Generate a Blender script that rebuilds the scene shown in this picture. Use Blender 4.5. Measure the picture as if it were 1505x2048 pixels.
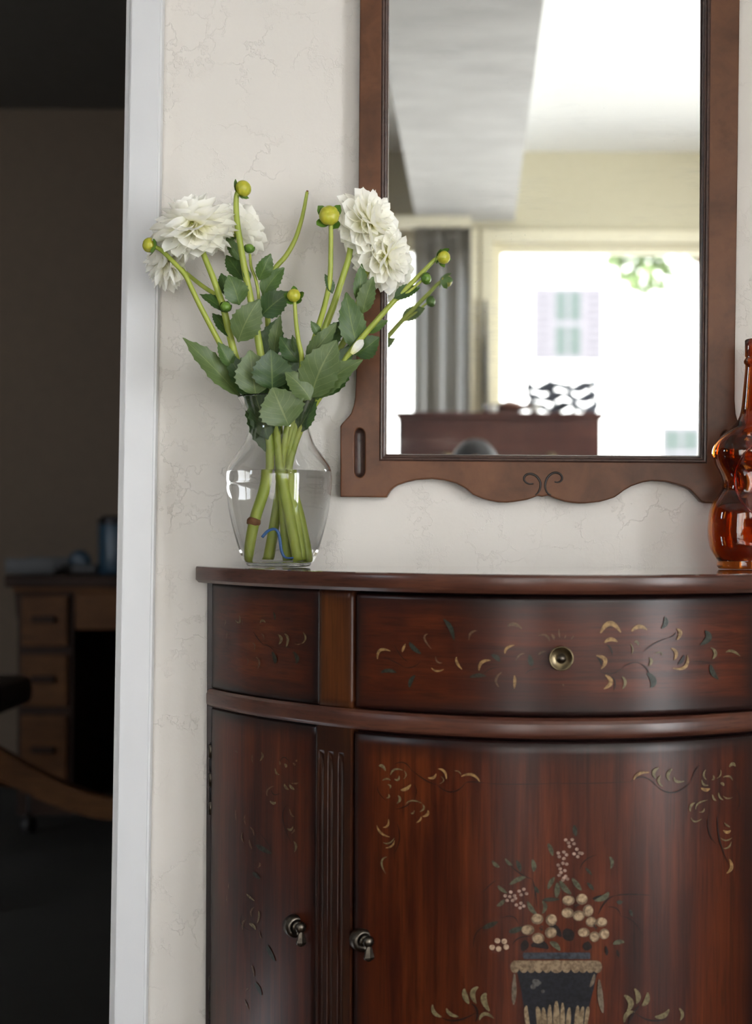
import bpy, bmesh, math, random
from mathutils import Vector, Matrix, Quaternion
random.seed(7)
for o in list(bpy.data.objects): bpy.data.objects.remove(o)
S = bpy.context.scene
COL = S.collection
# ---------------------------------------------------------------- camera
F = 3129.0; D = 2.158; CZ = 0.92; PX, PY = 950.0, 1050.0; ROLL = math.radians(0.25)
cam_d = bpy.data.cameras.new('camera'); cam = bpy.data.objects.new('camera', cam_d); COL.objects.link(cam)
cam_d.sensor_fit = 'VERTICAL'; cam_d.sensor_height = 36; cam_d.sensor_width = 36*1505/2048
cam_d.lens = F/2048*36; cam_d.clip_start = 0.01
cam_d.shift_x = -(PX-752.5)/2048; cam_d.shift_y = (PY-1024)/2048
cam.matrix_world = Matrix.Translation((0, -D, CZ)) @ Matrix.Rotation(math.pi/2, 4, 'X') @ Matrix.Rotation(ROLL, 4, 'Z')
cam_d.dof.use_dof = True; cam_d.dof.focus_distance = D-0.10; cam_d.dof.aperture_fstop = 3.6
S.camera = cam
# ---------------------------------------------------------------- world, sun, daylight, exposure
S.view_settings.view_transform = 'Standard'; S.view_settings.look = 'None'
S.view_settings.exposure = 0.0; S.view_settings.gamma = 1.0; S.view_settings.use_curve_mapping = False
W = bpy.data.worlds.new('sky'); S.world = W; W.use_nodes = True
bg = W.node_tree.nodes['Background']; bg.inputs[0].default_value = (0.86, 0.93, 1.0, 1); bg.inputs[1].default_value = 6.5
def light(name, kind, loc, rot, energy, color, **kw):
    l = bpy.data.lights.new(name, kind); l.energy = energy; l.color = color
    for k, v in kw.items(): setattr(l, k, v)
    o = bpy.data.objects.new(name, l); COL.objects.link(o); o.location = loc; o.rotation_euler = rot
    return o
light('sun', 'SUN', (0, 8, 12), (math.radians(-42), 0, math.radians(12)), 20.0, (1, .95, .88), angle=0.01)
# daylight through the glazed garden door on the right and the narrow left-hand window
light('daylight_garden_door', 'AREA', (2.47, -2.75, 1.06), (0, math.radians(90), 0), 116, (.95, .98, 1), shape='RECTANGLE', size=1.9, size_y=1.1)
light('daylight_left_window', 'AREA', (-2.78, -1.65, 1.72), (0, math.radians(-90), 0), 13, (.72, .86, 1), shape='RECTANGLE', size=.7, size_y=.4)
for nm, x0, x1, z0, z1 in (('portal_picture_window', .07, 2.0, .6, 2.077), ('portal_patio_door', -1.3, -.04, .05, 2.077)):
    p = light(nm, 'AREA', ((x0+x1)/2, -4.30, (z0+z1)/2), (math.radians(90), 0, 0), 1, (1, 1, 1), shape='RECTANGLE', size=x1-x0, size_y=z1-z0)
    p.data.cycles.is_portal = True
S.cycles.diffuse_bounces = 8; S.cycles.max_bounces = 16; S.cycles.transmission_bounces = 16
# ---------------------------------------------------------------- helpers
CR, SR = math.cos(ROLL), math.sin(ROLL)
def uv(px, py):
    dx, dy = px-PX, py-PY
    return dx*CR+dy*SR, -dx*SR+dy*CR
def at(px, py, d):                       # photo pixel + distance from the mirror wall -> point
    u, v = uv(px, py); k = (D-d)/F
    return Vector((u*k, -d, CZ-v*k))
MG = 0.012                               # mirror glass plane
def refl(px, py, L):                     # a point seen in the mirror, L from the mirror wall
    u, v = uv(px, py); k = (D+L-2*MG)/F
    return Vector((u*k, -L, CZ-v*k))

def root_of(o):
    while o.parent: o = o.parent
    return o
def link_mesh(name, me, mat, parent=None, smooth=False):
    o = bpy.data.objects.new(name, me); COL.objects.link(o)
    if mat: me.materials.append(mat)
    if smooth:
        for p in me.polygons: p.use_smooth = True
    if parent:
        off = root_of(parent).location
        me.transform(Matrix.Translation(-off)); o.parent = parent
    return o
def pyd(name, vs, fs, mat, parent=None, smooth=False):
    me = bpy.data.meshes.new(name); me.from_pydata([tuple(v) for v in vs], [], fs); me.update()
    bm = bmesh.new(); bm.from_mesh(me); bmesh.ops.recalc_face_normals(bm, faces=bm.faces); bm.to_mesh(me); bm.free()
    return link_mesh(name, me, mat, parent, smooth)
def bmo(name, bm, mat, parent=None, smooth=False):
    bmesh.ops.recalc_face_normals(bm, faces=bm.faces)
    me = bpy.data.meshes.new(name); bm.to_mesh(me); bm.free()
    return link_mesh(name, me, mat, parent, smooth)
def bbox(bm, x0, x1, y0, y1, z0, z1, bev=0):
    r = bmesh.ops.create_cube(bm, size=1)
    vs = r['verts']
    bmesh.ops.scale(bm, vec=(x1-x0, y1-y0, z1-z0), verts=vs)
    bmesh.ops.translate(bm, vec=((x0+x1)/2, (y0+y1)/2, (z0+z1)/2), verts=vs)
    if bev:
        es = list({e for v in vs for e in v.link_edges})
        bmesh.ops.bevel(bm, geom=es, offset=bev, segments=2, affect='EDGES', profile=.6)
def box(name, x0, x1, y0, y1, z0, z1, mat, parent=None, bev=0):
    bm = bmesh.new(); bbox(bm, min(x0,x1), max(x0,x1), min(y0,y1), max(y0,y1), min(z0,z1), max(z0,z1), bev)
    return bmo(name, bm, mat, parent)
def empty(name, loc, label, cat, group=None):
    o = bpy.data.objects.new(name, None); COL.objects.link(o); o.location = loc; o.empty_display_size = .02
    o['label'] = label; o['category'] = cat
    if group: o['group'] = group
    return o
def tag(o, label, cat, group=None):
    o['label'] = label; o['category'] = cat
    if group: o['group'] = group
    return o
def struct(o): o['kind'] = 'structure'; return o
def frame_for(z, hint=Vector((0, 0, 1))):
    z = z.normalized()
    if abs(z.dot(hint)) > .98: hint = Vector((1, 0, 0))
    x = hint.cross(z).normalized(); y = z.cross(x)
    return x, y, z
def lathe_data(prof, n=32, M=None, rx=1, ry=1):
    vs, fs = [], []
    for (r, z) in prof:
        for i in range(n):
            a = 2*math.pi*i/n; vs.append(Vector((r*rx*math.cos(a), r*ry*math.sin(a), z)))
    for j in range(len(prof)-1):
        for i in range(n):
            k = (i+1) % n; fs.append((j*n+i, j*n+k, (j+1)*n+k, (j+1)*n+i))
    if prof[0][0] > 1e-6: fs.append(tuple(range(n))[::-1])
    if prof[-1][0] > 1e-6: fs.append(tuple((len(prof)-1)*n+i for i in range(n)))
    if M: vs = [M @ v for v in vs]
    return vs, fs
def lathe(name, prof, mat, parent=None, loc=(0, 0, 0), axis=None, n=32, smooth=True, rx=1, ry=1, cap=True):
    M = Matrix.Translation(loc)
    if axis is not None:
        x, y, z = frame_for(Vector(axis)); R = Matrix((x, y, z)).transposed().to_4x4(); M = M @ R
    vs, fs = lathe_data(prof, n, M, rx, ry)
    if not cap: fs = [f for f in fs if len(f) == 4]
    o = pyd(name, vs, fs, mat, parent, smooth)
    bm = bmesh.new(); bm.from_mesh(o.data); bmesh.ops.remove_doubles(bm, verts=bm.verts, dist=1e-6); bm.to_mesh(o.data); bm.free()
    return o
def spline(pts, n=6):
    P = [Vector(p) for p in pts]; P = [P[0]*2-P[1]]+P+[P[-1]*2-P[-2]]; out = []
    for i in range(1, len(P)-2):
        for k in range(n):
            t = k/n; a, b, c, d = P[i-1:i+3]
            out.append(.5*((2*b)+(c-a)*t+(2*a-5*b+4*c-d)*t*t+(3*b-a-3*c+d)*t**3))
    out.append(P[-2]); return out
def tube_data(pts, rads, n=10, flat=1.0):
    vs, fs = [], []; m = len(pts); hint = Vector((0.13, 1, .21))
    for i, p in enumerate(pts):
        t = (pts[min(i+1, m-1)]-pts[max(i-1, 0)]).normalized()
        x, y, z = frame_for(t, hint); r = rads[i] if isinstance(rads, list) else rads
        for k in range(n):
            a = 2*math.pi*k/n; vs.append(p+x*(r*math.cos(a))+y*(r*flat*math.sin(a)))
    for i in range(m-1):
        for k in range(n):
            q = (k+1) % n; fs.append((i*n+k, i*n+q, (i+1)*n+q, (i+1)*n+k))
    fs.append(tuple(range(n))[::-1]); fs.append(tuple((m-1)*n+k for k in range(n)))
    return vs, fs
def tube(name, pts, rads, mat, parent=None, n=10, flat=1.0, smooth=True):
    return pyd(name, *tube_data(pts, rads, n, flat), mat, parent, smooth)
def prism(name, poly, y0, y1, mat, parent=None, bev=0):   # outline in xz, extruded along y
    bm = bmesh.new(); a = [bm.verts.new((p[0], y0, p[1])) for p in poly]; f = bm.faces.new(a)
    r = bmesh.ops.extrude_face_region(bm, geom=[f])
    vs = [g for g in r['geom'] if isinstance(g, bmesh.types.BMVert)]
    bmesh.ops.translate(bm, vec=(0, y1-y0, 0), verts=vs)
    if bev: bmesh.ops.bevel(bm, geom=list(bm.edges), offset=bev, segments=2, affect='EDGES')
    return bmo(name, bm, mat, parent)
# ---------------------------------------------------------------- materials
def mat(name):
    m = bpy.data.materials.new(name); m.use_nodes = True
    nt = m.node_tree; b = nt.nodes['Principled BSDF']; return m, nt, b
def N(nt, t, **kw):
    n = nt.nodes.new(t)
    for k, v in kw.items(): setattr(n, k, v)
    return n
def ramp(nt, stops):
    r = N(nt, 'ShaderNodeValToRGB'); e = r.color_ramp.elements
    while len(e) < len(stops): e.new(.5)
    for i, (p, c) in enumerate(stops): e[i].position = p; e[i].color = (*c, 1) if len(c) == 3 else c
    return r
def mapped(nt, scale, coord='Object'):
    tc = N(nt, 'ShaderNodeTexCoord'); mp = N(nt, 'ShaderNodeMapping'); mp.inputs['Scale'].default_value = scale
    nt.links.new(tc.outputs[coord], mp.inputs[0]); return mp
def noise(nt, scale, s=1, detail=4, rough=.5, dist=0, coord='Object'):
    mp = mapped(nt, scale, coord); n = N(nt, 'ShaderNodeTexNoise'); n.inputs['Scale'].default_value = s
    n.inputs['Detail'].default_value = detail; n.inputs['Roughness'].default_value = rough; n.inputs['Distortion'].default_value = dist
    nt.links.new(mp.outputs[0], n.inputs['Vector']); return n
def bump(nt, b, sock, strength, dist):
    n = N(nt, 'ShaderNodeBump'); n.inputs['Strength'].default_value = strength; n.inputs['Distance'].default_value = dist
    nt.links.new(sock, n.inputs['Height']); nt.links.new(n.outputs[0], b.inputs['Normal']); return n
def plain(name, c1, c2=None, rough=.5, scale=(30, 30, 30), metal=0, coat=0, bstr=0, bd=.001):
    m, nt, b = mat(name); n = noise(nt, scale)
    r = ramp(nt, [(.3, c1), (.7, c2 or tuple(x*.85 for x in c1))]); nt.links.new(n.outputs[0], r.inputs[0])
    nt.links.new(r.outputs[0], b.inputs['Base Color']); b.inputs['Roughness'].default_value = rough
    b.inputs['Metallic'].default_value = metal; b.inputs['Coat Weight'].default_value = coat
    if bstr: bump(nt, b, n.outputs[0], bstr, bd)
    return m
def mathn(nt, op, a, bval):
    n = N(nt, 'ShaderNodeMath', operation=op)
    for i, v in enumerate((a, bval)):
        if isinstance(v, (int, float)): n.inputs[i].default_value = v
        else: nt.links.new(v, n.inputs[i])
    return n.outputs[0]
def mix(nt, fac, a, c, blend='MIX'):
    n = N(nt, 'ShaderNodeMix', data_type='RGBA', blend_type=blend)
    for s, v in ((n.inputs[0], fac), (n.inputs[6], a), (n.inputs[7], c)):
        if isinstance(v, (int, float)): s.default_value = v
        elif isinstance(v, tuple): s.default_value = (*v, 1)
        else: nt.links.new(v, s)
    return n.outputs[2]
def wood(name, stops, grain=(60, 60, 3), rough=.33, coat=.04, burn=False, mott=(9, 9, 4), bstr=.12, spec=.27, pore=.6):
    m, nt, b = mat(name)
    g = noise(nt, grain, detail=7, rough=.62, dist=.6); g2 = noise(nt, mott, detail=3)
    s = mathn(nt, 'ADD', mathn(nt, 'MULTIPLY', g.outputs[0], .62), mathn(nt, 'MULTIPLY', g2.outputs[0], .5))
    r = ramp(nt, stops); nt.links.new(s, r.inputs[0]); c = r.outputs[0]
    # fine dark pores
    p = noise(nt, tuple(x*5 for x in grain), detail=3); pr = ramp(nt, [(.34, (.45, .45, .45)), (.46, (1, 1, 1))]); nt.links.new(p.outputs[0], pr.inputs[0])
    c = mix(nt, pore, c, pr.outputs[0], 'MULTIPLY')
    if burn:
        a = N(nt, 'ShaderNodeAttribute', attribute_name='burn'); nz = noise(nt, (14, 14, 14), detail=3)
        f = mathn(nt, 'MULTIPLY', a.outputs['Fac'], mathn(nt, 'ADD', nz.outputs[0], .55))
        f2 = N(nt, 'ShaderNodeClamp'); nt.links.new(f, f2.inputs[0])
        c = mix(nt, f2.outputs[0], c, (.010, .0045, .004))
    nt.links.new(c, b.inputs['Base Color']); b.inputs['Roughness'].default_value = rough
    b.inputs['Coat Weight'].default_value = coat; b.inputs['Coat Roughness'].default_value = .22 if coat < .9 else .03; b.inputs['Specular IOR Level'].default_value = spec
    bump(nt, b, g.outputs[0], bstr, .0006)
    return m
MAH = [(.30, (.008, .002, .0013)), (.5, (.038, .0065, .0022)), (.66, (.080, .0155, .004)), (.8, (.135, .033, .0075))]
MAHS = [(.30, (.013, .0038, .002)), (.5, (.05, .0125, .004)), (.66, (.105, .031, .007)), (.8, (.16, .056, .013))]
M_door = wood('mahogany_vertical', MAH, (70, 70, 3.0), burn=True)
M_draw = wood('mahogany_horizontal', MAH, (3.5, 9, 75), burn=True)
M_stile = wood('mahogany_stile', MAHS, (60, 60, 2.2), burn=True)
M_top = wood('mahogany_top', [(.3, (.03, .011, .008)), (.55, (.07, .025, .016)), (.8, (.12, .045, .026))], (3.5, 12, 75), rough=.30, coat=.1, bstr=.06, spec=.35)
M_polish = wood('mahogany_polished', [(.3, (.03, .011, .008)), (.55, (.07, .025, .016)), (.8, (.12, .045, .026))], (3.5, 12, 75), rough=.06, coat=1.0, bstr=0, spec=.6)
M_dark = wood('mahogany_carcass', [(.3, (.006, .003, .003)), (.7, (.02, .008, .007))], (40, 40, 4))
M_frame = wood('walnut_frame', [(.3, (.048, .0185, .0095)), (.5, (.088, .035, .0165)), (.7, (.135, .054, .0245)), (.85, (.15, .062, .028))], (16, 16, 16), rough=.42, coat=.05, mott=(4, 4, 4), bstr=.06, spec=.2, pore=.15)
M_frame_edge = wood('walnut_moulding', [(.3, (.030, .016, .013)), (.6, (.06, .032, .025)), (.85, (.09, .048, .035))], (30, 30, 30), rough=.38, coat=.3)
M_carve = plain('groove_shade', (.012, .007, .005), rough=.5)  # shade inside the scroll grooves, put into the colour
# plaster wall
def wallmat(name, c1, c2, relief=True):
    m, nt, b = mat(name)
    n = noise(nt, (2.5, 2.5, 2.5), detail=3); r = ramp(nt, [(.3, c1), (.7, c2)]); nt.links.new(n.outputs[0], r.inputs[0])
    nt.links.new(r.outputs[0], b.inputs['Base Color']); b.inputs['Roughness'].default_value = .62
    if relief:
        dn = noise(nt, (14, 14, 14), detail=6, rough=.65)
        mp = mapped(nt, (1, 1, 1)); va = N(nt, 'ShaderNodeMix', data_type='RGBA'); va.inputs[0].default_value = .13
        nt.links.new(mp.outputs[0], va.inputs[6]); nt.links.new(dn.outputs['Color'], va.inputs[7])
        v = N(nt, 'ShaderNodeTexVoronoi', feature='DISTANCE_TO_EDGE'); v.inputs['Scale'].default_value = 19
        nt.links.new(va.outputs[2], v.inputs['Vector'])
        vr = ramp(nt, [(0, (1, 1, 1)), (.035, (0, 0, 0))]); nt.links.new(v.outputs['Distance'], vr.inputs[0])
        mk = noise(nt, (11, 11, 11), detail=2); mr = ramp(nt, [(.40, (0, 0, 0)), (.58, (1, 1, 1))]); nt.links.new(mk.outputs[0], mr.inputs[0])
        h = mathn(nt, 'MULTIPLY', vr.outputs[0], mr.outputs[0])
        fine = noise(nt, (120, 120, 120), detail=3)
        mid = noise(nt, (34, 34, 34), detail=3)
        h = mathn(nt, 'ADD', mathn(nt, 'MULTIPLY', h, .34), mathn(nt, 'ADD', mathn(nt, 'MULTIPLY', fine.outputs[0], .22), mathn(nt, 'MULTIPLY', mid.outputs[0], .5)))
        bump(nt, b, h, .6, .0024)
    return m
M_wall = wallmat('plaster_warm_white', (.615, .585, .545), (.65, .615, .575))
M_trim = plain('painted_trim_white', (.60, .605, .62), (.57, .575, .59), rough=.32, scale=(9, 9, 3), bstr=.15, bd=.0012)
M_ceil = plain('ceiling_white', (.76, .755, .735), (.74, .735, .71), rough=.8)
M_beam = plain('beam_brushed_plaster', (.58, .57, .545), (.47, .46, .44), rough=.8, scale=(5, 8, 8), bstr=.3, bd=.004)
M_tan = plain('tan_wall_paint', (.58, .535, .385), (.56, .515, .365), rough=.8)
M_darkrefl = wood('added_dark_wall', [(.3, (.05, .026, .013)), (.7, (.10, .052, .026))], (30, 30, 3), rough=.5)  # dark finish added to the unseen left wall to darken the cabinet's reflections
M_cream = plain('cream_trim', (.80, .74, .55), (.76, .70, .52), rough=.5)
M_floor = wood('floor_boards', [(.3, (.06, .035, .02)), (.7, (.13, .075, .04))], (30, 3, 30), rough=.4)
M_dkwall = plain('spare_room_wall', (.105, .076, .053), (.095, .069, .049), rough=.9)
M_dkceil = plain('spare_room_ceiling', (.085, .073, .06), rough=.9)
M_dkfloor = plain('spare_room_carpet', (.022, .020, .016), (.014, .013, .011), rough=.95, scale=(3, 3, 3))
# ---------------------------------------------------------------- room shell
ZC = 2.45; RX0, RX1, RY = -2.6, 2.3, -4.27
OPX = (262-PX)/F*D            # right edge of the doorway to the dark room
struct(box('floor', RX0, RX1, RY, 0, -.05, 0, M_floor))
struct(box('ceiling', RX0-.2, RX1+.2, RY-.2, .0, ZC, ZC+.15, M_ceil))
struct(box('wall_back', OPX, RX1, 0, .12, 0, ZC, M_wall))
struct(box('wall_back_left', RX0, -1.42, 0, .12, 0, ZC, M_wall))
struct(box('wall_back_lintel', -1.42, OPX, 0, .12, 2.08, ZC, M_wall))
# right wall with a glazed garden door; left wall has a narrow window
GD = (-3.32, -2.18, .08, 2.05); LW = (-1.86, -1.44, 1.36, 2.08)
struct(box('wall_right', RX1, RX1+.12, RY, GD[0], 0, ZC, M_wall)); struct(box('wall_right_near', RX1, RX1+.12, GD[1], 0, 0, ZC, M_wall))
struct(box('wall_right_above', RX1, RX1+.12, GD[0], GD[1], GD[3], ZC, M_wall)); struct(box('wall_right_below', RX1, RX1+.12, GD[0], GD[1], 0, GD[2], M_wall))
x0, x1, (ya, yb, za, zb) = RX0-.12, RX0, LW
struct(box('wall_left', x0, x1, RY, ya, 0, ZC, M_darkrefl)); struct(box('wall_left_near', x0, x1, yb, 0, 0, ZC, M_darkrefl))
struct(box('wall_left_below', x0, x1, ya, yb, 0, za, M_darkrefl)); struct(box('wall_left_above', x0, x1, ya, yb, zb, ZC, M_darkrefl))
WX = [RX0, -1.3, -.04, .072, 2.0, RX1]; WT = 2.077
for nm, x0, x1, z0, z1 in (('wall_window_left', WX[0], WX[1], 0, ZC), ('wall_window_pier', WX[2], WX[3], 0, ZC), ('wall_window_right', WX[4], WX[5], 0, ZC),
                           ('wall_window_above_door', WX[1], WX[2], WT, ZC), ('wall_window_above', WX[3], WX[4], WT, ZC), ('wall_window_below', WX[3], WX[4], 0, .6)):
    struct(box(nm, x0, x1, RY-.12, RY, z0, z1, M_tan))
struct(box('ceiling_beam', -.245, .158, RY, 0, 2.163, ZC, M_beam))
# dark room beyond the doorway
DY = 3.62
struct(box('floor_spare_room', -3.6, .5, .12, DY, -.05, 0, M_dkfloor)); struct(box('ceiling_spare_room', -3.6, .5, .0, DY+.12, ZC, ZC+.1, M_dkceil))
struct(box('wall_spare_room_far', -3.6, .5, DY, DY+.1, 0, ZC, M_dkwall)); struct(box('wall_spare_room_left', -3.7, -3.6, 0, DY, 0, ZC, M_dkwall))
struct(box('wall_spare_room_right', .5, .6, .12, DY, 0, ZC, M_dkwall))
# leaning painted door casing
def casing(name, e, d0, d1, bev):
    (xa, xb, xc, xd) = e
    a = at(xa, 0, d1); b2 = at(xb, 0, d1); c = at(xc, 2048, d1); d = at(xd, 2048, d1)
    def ext(p, q, z): t = (z-p.z)/(q.z-p.z); return (p.x+(q.x-p.x)*t, z)
    poly = [ext(a, d, 2.14), ext(b2, c, 2.14), ext(b2, c, .0), ext(a, d, .0)]
    return struct(prism(name, poly, -d0, -d1, M_trim, bev=bev))
casing('trim_1', (260, 325, 291, 224.5), -.0, .020, .003)
casing('trim_2', (252.5, 264, 232, 217.5), -.12, .012, .0025)

# ---------------------------------------------------------------- demilune cabinet
XC, A, B, Y0 = .100, .460, .315, .020
ZT = CZ-.057                                    # top of the cabinet
def curve_pt(t, off=0.0):
    def c(s): return Vector((XC+A*math.sin(s), -(Y0+B*max(0, math.cos(s))**1.84)))
    p = c(t); e = 1e-3; q = c(min(t+e, math.pi/2))-c(max(t-e, -math.pi/2)); q.normalize()
    n = Vector((q.y, -q.x))                     # outward
    if n.y > 0 and abs(t) < 1.5: n = -n
    return p+n*off, n
def t_of(x): return math.asin(max(-1, min(1, (x-XC)/A)))
def depth(x, off=0):
    t = t_of(x); return -curve_pt(t, off)[0].y
def surf(px, py, off=.0007):
    u, v = uv(px, py)
    d = .42; prev = None
    while d > 0:
        x = u*(D-d)/F
        g = d-(depth(x)+off if abs(x-XC) < A else 0)
        if g <= 0: break
        d -= .004
    lo, hi = d, d+.004
    for _ in range(12):
        m = (lo+hi)/2; x = u*(D-m)/F
        if m-(depth(x) if abs(x-XC) < A else 0) <= 0: lo = m
        else: hi = m
    k = (D-lo)/F; x = u*k; t = t_of(x); p, n = curve_pt(t, off)
    return Vector((p.x, p.y, CZ-v*k)), Vector((n.x, n.y, 0))
def z_front(py, d): return CZ-(py-PY)*(D-d)/F
def tpx(px, py): return t_of(surf(px, py)[0].x)
def cpanel(name, t0, t1, z0, z1, m, parent, off=0, th=.018, nt_=28, nz=24, burn=.028, round_=.002, bamt=1.0):
    """curved panel following the bow front; front grid with eased edges, sides and back"""
    vs, fs, bn = [], [], []
    def grid(o, tt, zz, br):
        base = len(vs)
        for j, z in enumerate(zz):
            for i, t in enumerate(tt):
                p, n = curve_pt(t, o); vs.append((p.x, p.y, z)); bn.append(br(i, j))
        return base
    L = (curve_pt(t1)[0]-curve_pt(t0)[0]).length; dt = (t1-t0)/max(L, 1e-4)
    # eased edge: columns squeezed at the ends
    T = [t0+(t1-t0)*i/nt_ for i in range(nt_+1)]; Z = [z0+(z1-z0)*j/nz for j in range(nz+1)]
    def br(i, j):
        p = curve_pt(T[i])[0]; da = min((p-curve_pt(t0)[0]).length, (p-curve_pt(t1)[0]).length); dz = min(Z[j]-z0, z1-Z[j])
        d = min(da, dz); return bamt*max(0, 1-d/burn)**1.2 if burn else 0
    Tin = [t0+round_*dt]+T[1:-1]+[t1-round_*dt]; Zin = [z0+round_]+Z[1:-1]+[z1-round_]
    g = grid(off, Tin, Zin, br); w = nt_+1
    for j in range(nz):
        for i in range(nt_): a = g+j*w+i; fs.append((a, a+1, a+w+1, a+w))
    h = grid(off-round_, T, Z, br)
    k = grid(off-th, T, Z, lambda i, j: bamt)
    ring = [(i, 0) for i in range(w)]+[(nt_, j) for j in range(1, nz+1)]+[(i, nz) for i in range(nt_-1, -1, -1)]+[(0, j) for j in range(nz-1, 0, -1)]
    for q in range(len(ring)):
        (i, j), (i2, j2) = ring[q], ring[(q+1) % len(ring)]
        a, b2 = j*w+i, j2*w+i2
        fs.append((g+a, g+b2, h+b2, h+a)); fs.append((h+a, h+b2, k+b2, k+a))
    for j in range(nz):
        for i in range(nt_): a = k+j*w+i; fs.append((a, a+w, a+w+1, a+1))
    me = bpy.data.meshes.new(name); me.from_pydata([tuple(v) for v in vs], [], fs)
    at_ = me.attributes.new('burn', 'FLOAT', 'POINT')
    for i, x in enumerate(bn): at_.data[i].value = x
    # drop unused verts
    bm = bmesh.new(); bm.from_mesh(me); bmesh.ops.delete(bm, geom=[v for v in bm.verts if not v.link_faces], context='VERTS')
    bmesh.ops.recalc_face_normals(bm, faces=bm.faces); bm.to_mesh(me); bm.free()
    o = link_mesh(name, me, m, parent)
    for p in o.data.polygons: p.use_smooth = abs(p.normal.z) < .5
    return o
def slab(name, off, z0, z1, m, parent, n=72, prof=None, side=0.0):
    """D-shaped board: bow outline offset by off, straight to the wall; prof = [(inset, z)...]"""
    prof = prof or [(.0025, z0), (0, z0+.0025), (0, z1-.0025), (.0025, z1)]
    vs, fs = [], []
    for ins, z in prof:
        ring = []
        for i in range(n+1):
            t = -math.pi/2+math.pi*i/n
            t = max(-1.545, min(1.545, t)); p, nn = curve_pt(t, off-ins); ring.append((p.x, min(p.y, -.001)))
        xl = XC-A-off+ins; xr = XC+A+off-ins
        ring = [(xl, -.001)]+[(xl, -Y0*.6)]+ring[1:-1]+[(xr, -Y0*.6)]+[(xr, -.001)]
        vs += [(x, y, z) for x, y in ring]
    w = len(ring)
    for j in range(len(prof)-1):
        for i in range(w): k = (i+1) % w; fs.append((j*w+i, j*w+k, (j+1)*w+k, (j+1)*w+i))
    fs.append(tuple(range(w))[::-1]); fs.append(tuple((len(prof)-1)*w+i for i in range(w)))
    o = pyd(name, vs, fs, m, parent)
    for p in o.data.polygons: p.use_smooth = abs(p.normal.z) < .3
    return o
cab = empty('demilune_cabinet', (XC, -.16, 0), 'dark mahogany bow-front cabinet with painted flowers standing against the wall', 'cabinet')
TB = .0225
ZB = ZT-TB                                       # underside of the top board
db = B+Y0
ZD0 = z_front(1436, db)                          # drawer bottom / band top
ZM0 = z_front(1477.5, db+.004)                   # band bottom
ZL0 = .10                                        # bottom of the doors
tbo = slab('top_board', .022, ZB, ZT, M_top, cab, prof=[(.004, ZB), (0, ZB+.004), (0, ZT-.0035), (.001, ZT-.001), (.0035, ZT)])
tbo.data.materials.append(M_polish)
for p_ in tbo.data.polygons:
    if p_.normal.z > .7: p_.material_index = 1
tD = tpx(706, 1330); tS = tpx(640, 1330)         # drawer edge and stile edge
tE = -1.50
inner = .016
# carcass behind the fronts
slab('carcass', -.014, .06, ZB, M_dark, cab, prof=[(0, .06), (0, ZB)])
for s in (-1, 1):
    x0 = XC+s*(A+.006); box('back_post', x0, x0-s*.03, -.001, -.016, .0, ZB, M_dark, cab, bev=.001)
slab('moulding_band', .0065, ZM0, ZD0, M_top, cab, prof=[(.004, ZM0), (.0005, ZM0+.003), (0, ZM0+.006), (0, ZD0-.007), (.0015, ZD0-.003), (.005, ZD0)])
slab('plinth', .006, .07, .10, M_top, cab)
for x in (XC-.36, XC+.36):
    bm = bmesh.new(); bbox(bm, x-.02, x+.02, -.10, -.05, 0, .07, .004); bmo('foot', bm, M_dark, cab)
for x in (XC-.2, XC+.2):
    bm = bmesh.new(); bbox(bm, x-.02, x+.02, -.27, -.22, 0, .07, .004); bmo('foot', bm, M_dark, cab)
gap = .0016/A
drawer = cpanel('drawer', tD+gap*2.2, -tD-gap*2.2, ZD0+.002, ZB-.004, M_draw, cab, off=-.001, nt_=60, nz=22, burn=.026)
for s in (-1, 1):
    a, b2 = sorted((s*tS, s*tD)); cpanel('stile', a, b2, ZD0, ZB, M_stile, cab, off=.0015, nt_=8, nz=12, burn=.016, bamt=.55, round_=.0015)
    a, b2 = sorted((s*tE*-1*-1, s*-abs(tS)*-1*-1)) if False else sorted((s*abs(tE), s*(abs(tS)+gap)))
    sp = cpanel('side_panel', a, b2, ZD0, ZB, M_draw, cab, off=-.0008, nt_=30, nz=20, burn=.03)
    if s < 0: side_panel = sp
# lower: fluted pilasters
zp0, zp1 = ZL0, ZM0
tP0, tP1 = tpx(636, 1700), tpx(704, 1700)
def pilaster(s):
    # horizontal section with three flutes (beads), extruded; flute tops rounded off
    n = 130; zz = [zp0, zp0+.05, z_front(1556, .29), z_front(1540, .29), z_front(1527, .29), z_front(1518, .29), zp1]
    vs, fs = [], []
    for j, z in enumerate(zz):
        for i in range(n+1):
            f = i/n; t = tP0+(tP1-tP0)*f
            o = .002
            amt = 1 if 1 <= j <= 2 else {3: .85, 4: .5}.get(j, 0)
            for c in (.15, .43, .73):
                dd = (f-c)/.085
                if abs(dd) < 1: o -= amt*.0062*math.sqrt(1-dd*dd)
            if f in (0, 1): o = -.012
            p, nn = curve_pt(t, o); x = p.x if s < 0 else 2*XC-p.x
            vs.append((x, p.y, z))
    for j in range(len(zz)-1):
        for i in range(n): a = j*(n+1)+i; fs.append((a, a+1, a+n+2, a+n+1))
    o = pyd('pilaster', vs, fs, M_stile, cab, False)
    at_ = o.data.attributes.new('burn', 'FLOAT', 'POINT')
    for i in range(len(o.data.vertices)): at_.data[i].value = .72
for s in (-1, 1): pilaster(s)
side_door = cpanel('door', tE, tP0-gap*1.2, ZL0+.003, ZM0-.002, M_door, cab, off=-.0005, nt_=34, nz=40, burn=.03, bamt=.9)
cpanel('door', -tP0+gap*1.2, -tE, ZL0+.003, ZM0-.002, M_door, cab, off=-.0005, nt_=34, nz=40, burn=.03, bamt=.9)
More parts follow.
